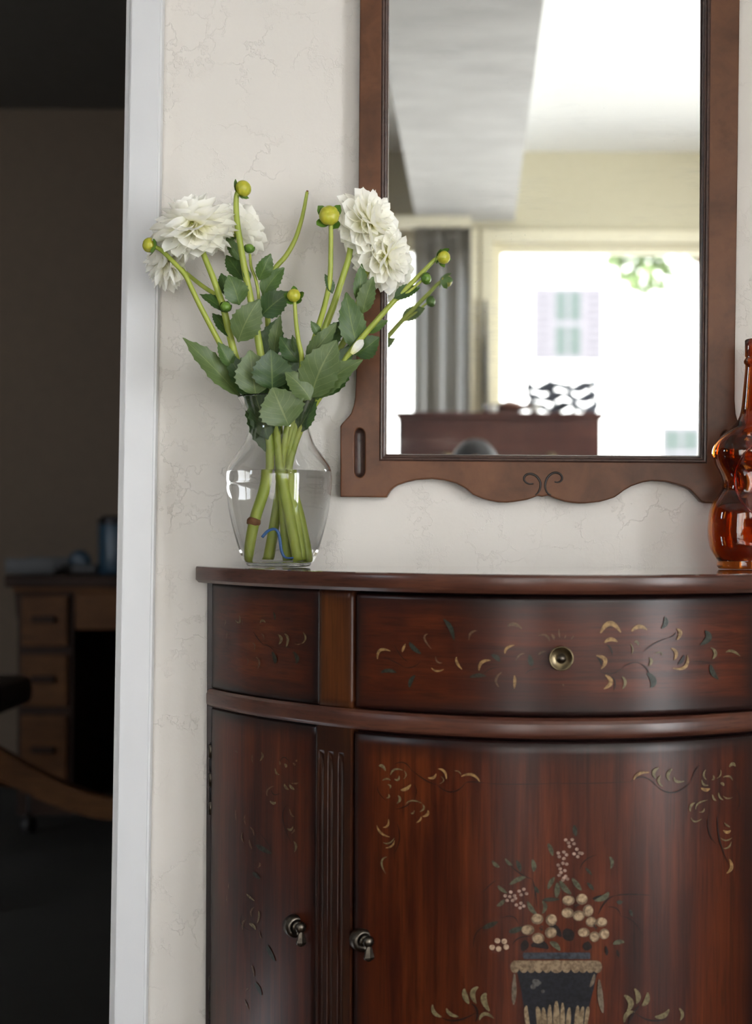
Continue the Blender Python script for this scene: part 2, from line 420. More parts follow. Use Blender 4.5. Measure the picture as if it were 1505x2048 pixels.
front_door = cpanel('door', tP1+gap*1.5, -tP1-gap*1.5, ZL0+.003, ZM0-.0045, M_door, cab, off=-.001, nt_=60, nz=40, burn=.03)
# painted ornament: flat strokes laid on the bowed surface
M_paint, nt, b = mat('ornament_paint')
a = N(nt, 'ShaderNodeAttribute', attribute_name='Col'); nz = noise(nt, (260, 260, 260), detail=2); rr = ramp(nt, [(.35, (.4, .36, .33)), (.6, (1, 1, 1))])
nt.links.new(nz.outputs[0], rr.inputs[0]); nt.links.new(mix(nt, .8, a.outputs['Color'], rr.outputs[0], 'MULTIPLY'), b.inputs['Base Color']); b.inputs['Roughness'].default_value = .4; b.inputs['Specular IOR Level'].default_value = .25
GOLD = (.26, .155, .06); DIM = (.12, .07, .038); OLIVE = (.15, .12, .06); GREEN = (.028, .032, .022); LGREEN = (.075, .075, .045); VINE = (.016, .0075, .006)
CREAM = (.40, .28, .19); NAVY = (.010, .010, .014); SCAL = (.20, .14, .085); SLATE = (.035, .04, .05); DRAPE = (.13, .10, .07)
def jit(c, a, b):
    k = random.uniform(a, b); return tuple(x*k for x in c)
class Paint:
    def __init__(s, ox, oy, sc): s.o = (ox, oy, sc); s.v = []; s.f = []; s.c = []; s.lay = 0
    def setc(s, ox, oy, sc): s.o = (ox, oy, sc); return s
    def P(s, x, y):
        ox, oy, sc = s.o; s.lay += 1
        p, n = surf(ox+x/sc, oy+y/sc, .0003+(s.layer*.00008)); return p
    layer = 0
    def stroke(s, q, col, taper=True, n=9):
        x0, y0, xm, ym, x1, y1, w = q; cx, cy = 2*xm-(x0+x1)/2, 2*ym-(y0+y1)/2
        b0 = len(s.v); hold = []
        for i in range(n+1):
            t = i/n; x = (1-t)**2*x0+2*t*(1-t)*cx+t*t*x1; y = (1-t)**2*y0+2*t*(1-t)*cy+t*t*y1
            dx = 2*(1-t)*(cx-x0)+2*t*(x1-cx); dy = 2*(1-t)*(cy-y0)+2*t*(y1-cy); l = math.hypot(dx, dy) or 1
            h = w/2*(math.sin(math.pi*(.06+.9*t))**.75 if taper else 1)
            nx, ny = -dy/l*h, dx/l*h
            s.v += [s.P(x+nx, y+ny), s.P(x-nx, y-ny)]
        for i in range(n): k = b0+2*i; s.f.append((k, k+1, k+3, k+2)); s.c.append(col)
    def disk(s, x, y, rx, ry=None, col=CREAM, n=14):
        ry = ry or rx; b0 = len(s.v); s.v.append(s.P(x, y))
        for i in range(n): a = 2*math.pi*i/n; s.v.append(s.P(x+rx*math.cos(a), y+ry*math.sin(a)))
        for i in range(n): s.f.append((b0, b0+1+i, b0+1+(i+1) % n)); s.c.append(col)
    def poly(s, pts, col, rows=6):
        # left/right outline pairs: pts = [(xl, xr, y)...]
        n = 8; b0 = len(s.v)
        for xl, xr, y in pts:
            for i in range(n+1): s.v.append(s.P(xl+(xr-xl)*i/n, y))
        for j in range(len(pts)-1):
            for i in range(n): k = b0+j*(n+1)+i; s.f.append((k, k+1, k+n+2, k+n+1)); s.c.append(col)
    def build(s, parent, name='painted_scroll'):
        me = bpy.data.meshes.new(name); me.from_pydata([tuple(v) for v in s.v], [], s.f)
        ca = me.color_attributes.new('Col', 'FLOAT_COLOR', 'CORNER')
        for p in me.polygons:
            for li in p.loop_indices: ca.data[li].color = (*s.c[p.index], 1)
        # face outward
        bm = bmesh.new(); bm.from_mesh(me)
        for f in bm.faces:
            if f.normal.y > 0: f.normal_flip()
        bm.to_mesh(me); bm.free()
        o = link_mesh(name, me, M_paint, parent); o['kind'] = 'stuff'; s.v, s.f, s.c = [], [], []; return o
def strokes(P, col, L):
    for q in L: P.stroke(q, col)
P = Paint(700, 1160, 3.67)
strokes(P, VINE, [(250,565,330,600,400,640,7),(400,640,460,640,520,600,7),(330,480,380,560,430,600,6),(980,690,1040,650,1100,645,7),(1290,690,1330,660,1400,650,7)])
strokes(P, GREEN, [(440,455,470,500,525,542,34),(690,290,740,350,765,440,34),(230,680,285,665,345,680,28),(480,700,450,740,440,790,30),(880,715,940,700,1000,705,30),(1320,550,1330,600,1340,630,40),(1040,550,1080,570,1100,600,36)])
strokes(P, GOLD, [(205,580,225,515,300,522,22),(385,530,395,500,410,468,18),(600,645,640,668,692,655,14),(785,565,790,610,825,655,20),(950,665,970,605,1035,590,24),(1140,540,1155,500,1208,478,20),(1210,700,1212,745,1208,798,22)])
strokes(P, DIM, [(575,395,550,430,600,505,14),(630,560,645,600,680,608,12),(935,372,890,390,875,440,18),(1160,340,1210,325,1265,358,26),(1115,678,1075,730,1095,785,18),(1385,410,1440,405,1470,445,14),(1385,550,1410,530,1440,525,16),(1220,590,1250,550,1285,540,12),(1480,400,1495,410,1505,430,16)])
P.build(drawer)
P.setc(1090, 1160, 3.627)
strokes(P, VINE, [(400,660,480,680,560,640,7),(560,640,640,600,700,610,7),(700,610,740,640,760,690,9),(720,520,800,460,900,420,7),(900,420,940,400,950,380,7),(450,470,480,500,490,550,14),(1060,590,1130,590,1200,600,6),(380,560,405,590,410,620,16),(970,610,1000,580,1010,545,26),(480,700,510,740,500,800,10)])
strokes(P, GREEN, [(870,270,880,310,850,350,36),(1165,370,1190,420,1130,470,46),(745,675,790,730,770,780,46),(1205,615,1220,670,1260,720,36)])
strokes(P, GOLD, [(405,385,475,315,552,380,38),(435,455,480,430,528,450,30),(630,372,685,338,742,362,30),(375,548,440,580,410,645,30),(440,690,480,740,430,790,34),(1035,545,1020,630,930,640,24),(960,355,985,385,960,435,28),(920,495,955,530,940,580,26)])
strokes(P, OLIVE, [(650,450,670,450,680,475,20),(560,700,585,740,565,790,22),(760,565,775,590,755,625,22),(1205,490,1240,530,1215,575,24),(1315,525,1360,515,1418,552,20),(620,460,640,500,630,540,10),(800,535,840,525,850,550,10)])
strokes(P, DIM, [(105,355,105,390,110,420,11),(50,390,60,415,75,440,11),(155,400,150,410,145,425,9),(210,405,200,420,190,430,9),(0,405,25,420,35,445,11),(130,755,135,760,140,770,12)])
orn1 = P.build(drawer)
P = Paint(380, 1120, 3.7625)
strokes(P, VINE, [(480,540,520,600,560,640,6),(560,640,600,650,640,690,6)])
strokes(P, GREEN, [(620,690,640,740,640,780,30),(780,690,810,740,800,780,30),(630,390,640,420,640,450,16)])
strokes(P, OLIVE, [(345,455,375,470,375,415,14),(530,475,548,455,570,470,18),(665,560,690,595,670,635,22),(715,555,740,595,725,655,20),(855,545,872,590,845,630,14)])
strokes(P, DIM, [(470,625,490,640,485,680,12),(500,730,525,770,510,820,14),(280,545,280,560,275,590,8),(540,555,555,570,560,600,10),(430,740,440,760,430,785,8),(265,450,270,470,260,490,6),(400,450,395,470,400,490,7),(790,630,820,635,850,620,8)])
P.build(side_panel)
P = Paint(700, 1460, 3.67)
V1 = [(330,250,400,240,450,290,7),(450,290,560,370,640,400,7),(640,400,750,455,850,390,9),(850,390,900,380,1000,390,7),(1000,390,1200,398,1505,392,6),(470,400,490,450,470,520,6),(340,580,400,565,450,530,7),(350,690,365,800,330,900,7),(210,410,215,460,270,520,6)]
strokes(P, VINE, V1)
strokes(P, OLIVE, [(215,265,240,265,265,300,24),(300,330,330,290,390,295,14),(330,360,355,365,365,335,16),(355,480,370,510,345,540,18),(240,370,275,358,300,370,12),(280,400,300,410,295,430,12),(285,470,290,490,270,500,12),(410,545,460,518,535,540,10),(535,545,545,575,515,600,14),(450,610,465,610,475,590,12),(670,340,690,370,660,395,8),(770,300,800,305,820,330,8),(245,825,290,830,330,790,10),(275,930,235,970,265,1055,14),(400,300,415,330,395,360,8)])
strokes(P, GOLD, [(375,440,415,432,450,400,26),(575,590,570,620,535,635,22),(525,635,518,660,490,680,14),(575,350,615,350,635,320,20),(650,285,695,305,710,360,18),(820,340,900,328,955,380,20),(285,655,280,700,245,715,16),(200,700,230,755,295,785,16),(265,865,310,850,330,810,14)])
P.build(front_door)
P.setc(1100, 1460, 3.716)
strokes(P, VINE, [(0,395,300,396,600,385,6),(600,385,700,350,800,420,8),(800,420,920,465,1050,390,9),(1050,390,1080,310,1120,260,7),(1180,640,1185,760,1240,850,7),(1250,620,1260,800,1330,1000,9),(1390,600,1415,520,1380,420,7)])
strokes(P, OLIVE, [(810,280,775,315,790,360,26),(825,340,810,380,840,420,20),(910,290,880,330,890,375,24),(925,350,945,382,1000,380,20),(1160,295,1145,335,1165,370,14),(1130,370,1145,405,1180,410,16),(1270,295,1270,335,1240,360,10),(1215,335,1220,360,1205,370,16),(1290,350,1335,345,1360,375,14),(1210,480,1220,510,1240,525,16),(1255,465,1265,500,1290,520,14),(1290,490,1320,508,1360,500,12),(1335,275,1360,252,1380,270,26),(1270,395,1285,400,1295,415,22),(1045,605,1050,565,1080,540,20),(1085,590,1105,545,1175,520,12),(1150,580,1140,605,1110,610,12),(1050,650,1080,680,1130,660,12),(1300,690,1320,710,1340,720,14),(1270,800,1310,820,1355,800,12),(1290,880,1330,870,1350,830,12)])
strokes(P, GOLD, [(625,370,665,325,740,315,22),(1125,430,1160,445,1190,435,26),(1290,745,1320,760,1345,745,22),(1335,960,1352,1020,1315,1065,26)])
P.build(front_door)
P.setc(840, 1650, 2.6875)
strokes(P, VINE, [(470,200,540,260,605,290,6),(605,290,620,350,630,440,7),(960,480,1000,410,1050,380,9),(1050,380,1130,372,1240,378,8),(1010,440,1060,450,1080,490,6),(1080,490,1150,520,1200,600,5),(290,660,300,590,340,550,6),(440,500,500,492,530,530,6),(340,360,380,320,410,300,5),(860,240,890,190,950,160,6),(500,640,540,605,600,600,7)])
P.layer = .5
strokes(P, (.012,.007,.006), [(560,620,565,645,550,675,44),(600,650,650,640,690,665,44),(780,560,800,590,820,620,64),(880,640,900,650,925,655,50),(1000,650,1005,680,1005,700,18),(1060,670,1065,690,1070,710,16),(930,395,965,392,1000,380,26),(700,530,730,560,760,600,40)])
P.layer = 1
strokes(P, LGREEN, [(390,190,410,215,430,225,20),(460,180,480,205,500,215,18),(605,185,615,220,612,250,26),(485,320,530,292,570,280,26),(420,325,440,345,470,365,20),(415,435,440,420,455,400,22),(690,100,705,130,715,165,24),(1020,170,1035,200,1025,235,20),(820,285,845,320,870,350,26),(755,300,780,340,815,370,30),(725,280,705,310,690,345,24),(740,310,740,350,735,390,30),(580,410,600,450,630,480,26),(660,410,675,440,660,475,22),(1015,360,990,390,940,405,30),(700,630,730,645,755,675,30),(1040,640,1070,628,1100,630,26)])
strokes(P, GREEN, [(830,0,835,30,840,60,24),(1130,455,1135,470,1145,490,18),(340,555,380,538,420,520,28),(480,575,515,565,560,550,30),(900,310,920,330,935,350,20),(890,230,910,250,925,270,14),(660,405,700,400,750,400,22),(520,190,535,220,540,250,24),(1060,410,1075,415,1090,410,24),(620,330,630,350,640,365,20)])
P.layer = 2
for x, y in [(785,80),(800,95),(820,78),(830,100),(805,115),(845,130),(860,150),(830,155),(850,170),(872,152),(745,150),(775,145),(750,170),(775,180),(790,160),(745,215),(770,205),(790,210),(755,235),(780,245),(760,255),(750,270),(775,285),(785,275),(795,290),(770,295),(460,380),(490,360),(485,385),(510,380),(500,405),(535,355),(560,345),(575,368),(545,375),(470,405),(520,430),(545,420),(560,435),(540,445),(515,395)]:
    P.disk(x, y, 10, 9, jit((.36, .24, .19), .7, 1.1), 8)
def flower5(cx, cy, pts, r):
    for x, y in pts:
        k = random.uniform(.8, 1.05); a = random.uniform(-.1, .1)
        P.disk(x, y, r*(1+a), r*(.96-a), tuple(c*k*.52 for c in (.30, .205, .125)), 16)
        P.layer = 2.5; P.disk(x+(x-cx)*.09, y+(y-cy)*.09-1, r*.78*(1+a), r*.74*(1-a), tuple(c*k for c in (.33, .235, .145)), 16); P.layer = 2
    P.layer = 3
    for k in range(7): P.disk(cx+random.uniform(-12, 12), cy+random.uniform(-12, 12), 4, 4, (.03, .025, .02), 6)
    P.layer = 2
flower5(655,555,[(632,505),(708,510),(705,578),(637,608),(582,563)],32)
flower5(845,440,[(800,405),(872,398),(905,460),(855,487),(795,472)],31)
flower5(945,550,[(922,520),(978,522),(992,585),(940,600),(882,577)],29)
for x, y in [(418,622),(455,625),(465,655),(425,665),(390,657)]: P.disk(x, y, 15, 15, CREAM)
P.build(front_door, 'painted_bouquet')
P.layer = 1
P.poly([(557,915,685),(555,918,700),(560,915,720)], SLATE)
P.poly([(520,962,780),(530,950,810),(545,935,880),(560,912,970),(575,900,1060),(600,880,1140),(660,820,1210),(690,790,1260),(620,860,1290),(620,860,1330)], NAVY)
P.layer = 2
P.poly([(510,955,728),(498,970,745),(498,972,765)], SCAL)
P.layer = 3
for x in (512,560,600,640,684,788,838,878,918,955): P.disk(x, 762, 25, 33, jit(SCAL, .8, 1.1))
P.disk(735, 760, 38, 36, SCAL)
strokes(P, DRAPE, [(510,800,508,900,505,965,26),(965,830,972,930,985,1010,30),(940,800,930,840,915,870,20)])
for q in [(575,970,575,1030,600,1150,24),(630,975,640,1030,645,1160,28),(665,980,670,1050,680,1170,28),(700,965,700,1050,710,1180,26),(735,945,735,1050,735,1190,36),(768,955,768,1050,765,1180,26),(805,980,800,1050,795,1170,26),(850,970,845,1040,835,1160,26),(880,975,870,1030,865,1150,24),(905,975,900,1020,885,1120,22)]:
    P.stroke(q, jit((.235, .17, .10), .85, 1.1))
for k in range(9): P.disk(640+random.uniform(-32, 32), 862+random.uniform(-22, 32), random.uniform(6, 15), None, (.075, .07, .065), 8)
P.build(front_door, 'painted_urn')
P.layer = 1
strokes(P, OLIVE, [(70,965,80,1010,120,1030,22),(145,985,165,1015,210,1030,20),(240,880,245,920,265,960,30),(315,870,285,905,305,960,30),(360,905,345,940,375,1000,34),(320,1050,350,1015,400,1040,20)])
strokes(P, VINE, [(120,1035,200,1050,300,1010,10),(280,960,310,1000,300,1060,12)])
P.build(front_door)
strokes(P, OLIVE, [(1100,915,1135,955,1115,1000,32),(1155,880,1175,920,1165,960,28),(1225,900,1220,945,1195,970,30),(1100,1060,1115,1015,1155,1005,24),(1265,1030,1310,1025,1340,990,28),(1395,985,1412,1015,1400,1050,18)])
strokes(P, VINE, [(1160,1010,1240,1050,1330,1040,10),(1180,970,1150,1010,1120,1070,12)])
P.build(front_door)
SD = [(VINE, [(610,520,580,620,640,790,6),(560,220,590,190,630,230,6),(500,420,520,450,560,440,6),(420,720,480,800,500,860,5),(300,1280,290,1350,360,1400,6)]),
(GREEN, [(395,800,440,830,500,860,34),(370,990,390,1010,420,1035,28),(470,1500,490,1550,525,1610,30),(385,1760,410,1800,430,1850,26)]),
(OLIVE, [(430,155,438,185,420,215,16),(590,235,600,250,595,258,22),(525,265,535,300,555,310,14),(590,375,600,400,620,415,18),(625,380,640,400,660,415,20),(490,495,515,510,530,500,20),(610,685,635,695,650,670,18),(655,775,672,810,660,850,16),(325,1140,350,1165,382,1190,14),(410,1260,413,1300,400,1345,14),(345,1350,370,1362,390,1390,22)]),
(DIM, [(245,145,255,150,265,160,10),(370,170,365,200,375,235,10),(555,215,560,235,555,240,12),(680,205,675,215,675,220,14),(650,230,660,240,655,245,16),(640,370,670,373,690,365,12),(470,460,475,415,520,390,12),(625,550,640,590,660,605,12),(640,720,655,705,660,690,12),(320,590,312,620,320,660,10),(350,675,370,700,378,735,12),(300,710,292,750,310,790,10),(345,765,352,800,365,830,12),(415,925,420,940,405,960,14),(360,1300,358,1260,380,1235,12),(300,1390,300,1345,325,1320,14),(415,1400,420,1430,430,1450,10),(360,1640,372,1670,378,1720,12),(250,555,250,590,255,630,8),(205,1060,200,1090,205,1110,6),(190,1150,188,1180,195,1200,6),(310,1880,325,1910,340,1950,10),(320,1820,330,1805,340,1800,9)])]
P = Paint(400, 1460, 3.483)
for ylo, yhi in ((0, 520), (520, 900), (900, 1220), (1220, 1470), (1470, 2100)):
    for col, L in SD: strokes(P, col, [q for q in L if ylo <= q[3] < yhi])
    P.build(side_door)
# worn flecks on the edge of the top board and beside the pilaster
# knobs
M_brass = plain('aged_brass', (.23, .18, .10), (.12, .095, .06), rough=.3, metal=1, scale=(120, 120, 120))
M_pewter = plain('dark_bronze', (.10, .085, .068), (.05, .042, .034), rough=.34, metal=1, scale=(150, 150, 150))
M_blackmetal = plain('blackened_steel', (.03, .028, .03), rough=.4, metal=.8)
p, n = surf(1122, 1315, -.001)
s = (D-.335)/F
kn = lathe('knob', [(0, -.002), (.0075, -.002), (.0075, .006), (.012, .009), (23.5*s, .011), (24.5*s, .0125), (24.5*s, .0145), (22.5*s, .0155), (21*s, .0145), (17*s, .0115), (15.5*s, .0115), (14.5*s, .0135), (13*s, .0135), (12.2*s, .0115), (11.5*s, .0125), (10*s, .0155), (7*s, .018), (3.5*s, .0192), (0, .0196)], M_pewter, drawer, p, n, 40)
lathe('ring', [(21.2*s, .0146), (22.3*s, .0158), (23.6*s, .0158), (24.7*s, .0146), (24.7*s, .0125), (23.6*s, .012)], M_brass, kn, p, n, 40)
def drop_knob(px, py, door):
    p, n = surf(px, py, -.001); s = (D-.25)/F; n = Vector((.50, -.86, 0)); p = p+Vector((0, -.004, 0))
    k = lathe('knob', [(0, -.008), (22*s, -.008), (23*s, .001), (22.5*s, .004), (19*s, .0062), (15*s, .0068), (13*s, .0055), (6*s, .0055), (5*s, .010), (5*s, .015), (0, .015)], M_pewter, door, p, n, 32)
    c = p+n*.0175+Vector((0, 0, .002)); vs, fs = [], []
    # ribbed shell-shaped boss
    x, y, z = frame_for(n); m1, m2 = 10, 28
    for j in range(m1+1):
        th = math.pi*j/m1
        for i in range(m2):
            ph = 2*math.pi*i/m2; r = 11.5*s*(1+.07*(1 if i % 2 else -1)*math.sin(th))
            vs.append(c+x*(r*math.sin(th)*math.cos(ph))+y*(r*math.sin(th)*math.sin(ph))+z*(r*.75*math.cos(th)))
    for j in range(m1):
        for i in range(m2): q = (i+1) % m2; fs.append((j*m2+i, j*m2+q, (j+1)*m2+q, (j+1)*m2+i))
    pyd('boss', vs, fs, M_pewter, k, True)
    c2 = c+z*.0015; dn = Vector((0, 0, -1)); vs, fs = [], []
    for h, w, tk in ((6, 3, 3), (12, 6, 4.5), (30, 10.5, 6), (34, 9, 5), (38, 3, 2)):
        q = c2+dn*(h*s)
        for sx, sy in ((-1, -.5), (0, -1), (1, -.5), (1, .5), (0, 1), (-1, .5)): vs.append(q+x*(sx*w*s)+z*(sy*tk*s))
    for j in range(4):
        for i in range(6): q = (i+1) % 6; fs.append((j*6+i, j*6+q, (j+1)*6+q, (j+1)*6+i))
    fs += [tuple(range(6)), tuple(24+i for i in range(6))]
    pyd('pendant', vs, fs, M_pewter, k)
drop_knob(590, 1851, side_door); drop_knob(724, 1879, front_door)
# hinges on the back post
for y0p in (1488, 1952):
    hx = at(424, y0p, .018).x; step = (142/5)/F*(D-.018); z1 = at(424, y0p, .018).z
    h = lathe('hinge', [(.0022, z1-5*step), (.0022, z1)], M_blackmetal, cab, (hx, -.0185, 0), None, 12)
    for k in range(5):
        lathe('knuckle', [(.0026, z1-(k+1)*step+.0006), (.0034, z1-(k+1)*step+.0012), (.0034, z1-k*step-.0012), (.0026, z1-k*step-.0006)], M_blackmetal if k % 2 else M_pewter, h, (hx-(.001 if k % 2 == 0 else 0), -.0185, 0), None, 12)
    lathe('finial', [(0, z1+.0035), (.0024, z1+.002), (.0028, z1)], M_blackmetal, h, (hx, -.0185, 0), None, 12)
    box('leaf_plate', hx, hx+.006, -.0165, -.0185, z1-5*step, z1, M_blackmetal, h)

# ---------------------------------------------------------------- wall mirror
FD = .026
def w2(px, py, d=FD): p = at(px, py, d); return (p.x, p.z)
left = [(683.5, 991), (683.5, 853), (686, 849), (693, 841.5), (700, 834), (705, 827), (710, 812), (713, 795), (715, 756), (720, 400), (723, 0)]
bottom = [(771.5, 992), (775, 986), (779, 980), (786, 973), (795, 967.5), (810.6, 962), (832.5, 957), (864, 955), (889, 957.5), (914, 964), (932.5, 974), (941, 981), (948, 987), (967, 995), (983, 999), (998, 1002), (1014, 1002.5), (1029, 1001), (1054, 997), (1066, 993), (1076, 988.5), (1085.6, 990.6), (1097, 987.8), (1106, 992), (1117, 996), (1131, 1000.5), (1145, 1003), (1160, 1004.2), (1173, 1004), (1200.6, 1001), (1215, 997), (1228.5, 992.5), (1238, 986), (1247, 979), (1262.5, 970), (1287, 961.6), (1305.7, 959), (1333.5, 960.7), (1361, 968), (1375, 973), (1383, 977.7), (1395, 990), (1404.5, 1001), (1412, 1003.5), (1489, 1004)]
right = [(1489, 862), (1486, 855), (1480, 848), (1474, 842), (1470, 828), (1468, 800), (1469, 693), (1473, 400), (1478, 0)]
ZTOP = 2.02
outl = [w2(*q) for q in bottom]+[w2(*q) for q in right]
xr = outl[-1][0]; xl = w2(723, 0)[0]
outl += [(xr, ZTOP-.05), (xr-.02, ZTOP-.04), ((xl+xr)/2+.1, ZTOP+.01), ((xl+xr)/2, ZTOP+.03), ((xl+xr)/2-.1, ZTOP+.01), (xl+.02, ZTOP-.04), (xl, ZTOP-.05)]
outl += [w2(*q) for q in left[::-1]]
IL = [w2(757, 923), w2(1418, 928)]
GLB, GRB = w2(774, 907), w2(1400, 911.5)       # bottom corners of the glass
GLT0, GRT0 = w2(779, 0), w2(1408, 0)
def up(p, q, z): t = (z-p[1])/(q[1]-p[1]); return (p[0]+(q[0]-p[0])*t, z)
ZG = ZTOP-.11
GLT, GRT = up(GLB, GLT0, ZG), up(GRB, GRT0, ZG)
m_ = 16.5/F*(D-FD)
hole = [(GLB[0]-m_, GLB[1]-m_), (GRB[0]+m_, GRB[1]-m_), (GRT[0]+m_, GRT[1]+m_), (GLT[0]-m_, GLT[1]+m_)]
def capsule(cx, y0, y1, hw, n=10):
    pts = []
    for i in range(n+1): a = math.pi*i/n; pts.append((cx+hw*math.cos(a), y0+hw-hw*1.25*math.sin(a)))
    for i in range(n+1): a = math.pi+math.pi*i/n; pts.append((cx+hw*math.cos(a), y1-hw-hw*1.25*math.sin(a)))
    return pts
slots = [capsule(719.5, 857, 954, 13), capsule(1453, 862, 958, 13)]
mir = empty('wall_mirror', ((xl+xr)/2, -.013, 1.4), 'rectangular wall mirror in a scalloped brown walnut frame', 'mirror')
cu = bpy.data.curves.new('frame', 'CURVE'); cu.dimensions = '2D'; cu.fill_mode = 'BOTH'; cu.extrude = (FD-.002)/2-.0018; cu.bevel_depth = .0018; cu.bevel_resolution = 2
for pts in [outl, hole]+[[w2(*q) for q in s_] for s_ in slots]:
    sp = cu.splines.new('POLY'); sp.points.add(len(pts)-1); sp.use_cyclic_u = True
    for q, p in zip(sp.points, pts): q.co = (p[0], p[1], 0, 1)
tmp = bpy.data.objects.new('tmp', cu); COL.objects.link(tmp)
dg = bpy.context.evaluated_depsgraph_get(); me = bpy.data.meshes.new_from_object(tmp.evaluated_get(dg)); bpy.data.objects.remove(tmp)
me.transform(Matrix.Translation((0, -(FD+.002)/2, 0)) @ Matrix.Rotation(math.pi/2, 4, 'X')); me.name = 'frame'; me.materials.clear()
frame = link_mesh('frame', me, M_frame, mir)
# moulding around the glass: stepped profile, mitred
prof = [(0, .0245), (.002, .0262), (.0035, .0275), (.0055, .0270), (.0062, .0245), (.0070, .0250), (.0085, .0245), (.0092, .0215), (.0105, .0205), (.0115, .0150), (.0117, .0115)]
def rect_off(i): return [(hole[0][0]+i, hole[0][1]+i), (hole[1][0]-i, hole[1][1]+i), (hole[2][0]-i, hole[2][1]-i), (hole[3][0]+i, hole[3][1]-i)]
for sd in range(4):
    vs, fs = [], []
    for i, y in prof:
        r = rect_off(i-.0004); a, b2 = r[sd], r[(sd+1) % 4]; vs += [(a[0], -y, a[1]), (b2[0], -y, b2[1])]
    for j in range(len(prof)-1): fs.append((2*j, 2*j+1, 2*j+3, 2*j+2))
    pyd('moulding', vs, fs, M_frame_edge, mir)
m_in = prof[-1][0]+.002
rr_ = rect_off(m_in-.003)
M_glass, nt, b = mat('silvered_glass')
b.inputs['Metallic'].default_value = 1; b.inputs['Base Color'].default_value = (.93, .95, .94, 1); b.inputs['Roughness'].default_value = .006
du = N(nt, 'ShaderNodeBsdfDiffuse'); du.inputs[0].default_value = (.75, .75, .76, 1); mx = N(nt, 'ShaderNodeMixShader')
dn = noise(nt, (8, 8, 45), detail=5, rough=.7); d2 = noise(nt, (7, 7, 7), detail=3); sc = noise(nt, (700, 700, 700), detail=1)
dr = ramp(nt, [(.5, (0, 0, 0)), (.78, (.17, .17, .17))]); nt.links.new(dn.outputs[0], dr.inputs[0])
d3 = ramp(nt, [(.42, (.05, .05, .05)), (.66, (1, 1, 1))]); nt.links.new(d2.outputs[0], d3.inputs[0])
sp_ = ramp(nt, [(.77, (0, 0, 0)), (.80, (.5, .5, .5))]); nt.links.new(sc.outputs[0], sp_.inputs[0])
fac = mathn(nt, 'ADD', mathn(nt, 'ADD', mathn(nt, 'MULTIPLY', dr.outputs[0], d3.outputs[0]), mathn(nt, 'MULTIPLY', sp_.outputs[0], d3.outputs[0])), .018)
nt.links.new(fac, mx.inputs[0]); nt.links.new(b.outputs[0], mx.inputs[1]); nt.links.new(du.outputs[0], mx.inputs[2]); nt.links.new(mx.outputs[0], nt.nodes['Material Output'].inputs[0])
g = box('mirror_glass', rr_[0][0], rr_[1][0], -.008, -MG, rr_[0][1], rr_[2][1], M_glass, mir)
box('backing', rr_[0][0]-.008, rr_[1][0]+.008, -.002, -.0078, rr_[0][1]-.008, rr_[2][1]+.008, M_frame_edge, mir)
# hollowed thumb-nail slots
for s_ in slots:
    cx = sum(q[0] for q in s_)/len(s_); vs, fs = [], []; n = len(s_); LV = [(1.06, .0235), (1.0, .0232), (.88, .0195), (.62, .0155), (.3, .0138), (.03, .0133)]
    cy0 = min(q[1] for q in s_)+13; cy1 = max(q[1] for q in s_)-13
    for k, y in LV:
        for q in s_:
            ax = cx; ay = min(max(q[1], cy0), cy1); x, z = w2(ax+(q[0]-ax)*k, ay+(q[1]-ay)*k); vs.append((x, -y, z))
    for j in range(len(LV)-1):
        for i in range(n): q = (i+1) % n; fs.append((j*n+i, j*n+q, (j+1)*n+q, (j+1)*n+i))
    fs.append(tuple((len(LV)-1)*n+i for i in range(n)))
    pyd('carved_slot', vs, fs, M_frame_edge, mir, True)
# carved scroll pair at the bottom rail: dark tubes stand in for groove shade
def c5(x, y): return at(670+x/3.2, 780+y/3.2, FD+.0002)
sc1 = [(1272, 600), (1240, 600), (1215, 580), (1214, 558), (1232, 540), (1262, 538), (1295, 555), (1316, 590), (1316, 625), (1303, 655), (1285, 672)]
sc2 = [(1408, 588), (1435, 590), (1455, 572), (1450, 545), (1425, 530), (1392, 534), (1360, 565), (1348, 605), (1352, 640), (1368, 664), (1385, 672)]
for sc_ in (sc1, sc2):
    pts = spline([c5(*q) for q in sc_], 5); tube('carved_scroll', pts, [.0009+.0007*math.sin(math.pi*i/(len(pts)-1)) for i in range(len(pts))], M_carve, mir, 8)

# ---------------------------------------------------------------- glass vase and water
VD = .085; VX = at(558.5, 1000, VD).x; vs_ = (D-VD)/F
def vz(py): return CZ-(py-PY-1.7)*vs_
VB = ZT+.0005
outer = [(0, VB+.001), (52*vs_, VB), (62*vs_, VB+.001), (65*vs_, VB+.004), (64.5*vs_, VB+.008), (69, 1127), (77, 1110), (87, 1078), (96, 1042), (102, 1006), (105, 970), (105.2, 952), (100, 934), (85.5, 912), (71, 892), (63, 870), (60.3, 858), (61.5, 848), (66, 832), (73, 817), (79, 806), (83.5, 799)]
outer = [(r, z) if r < 1 else (r*vs_, vz(z)) for r, z in outer]
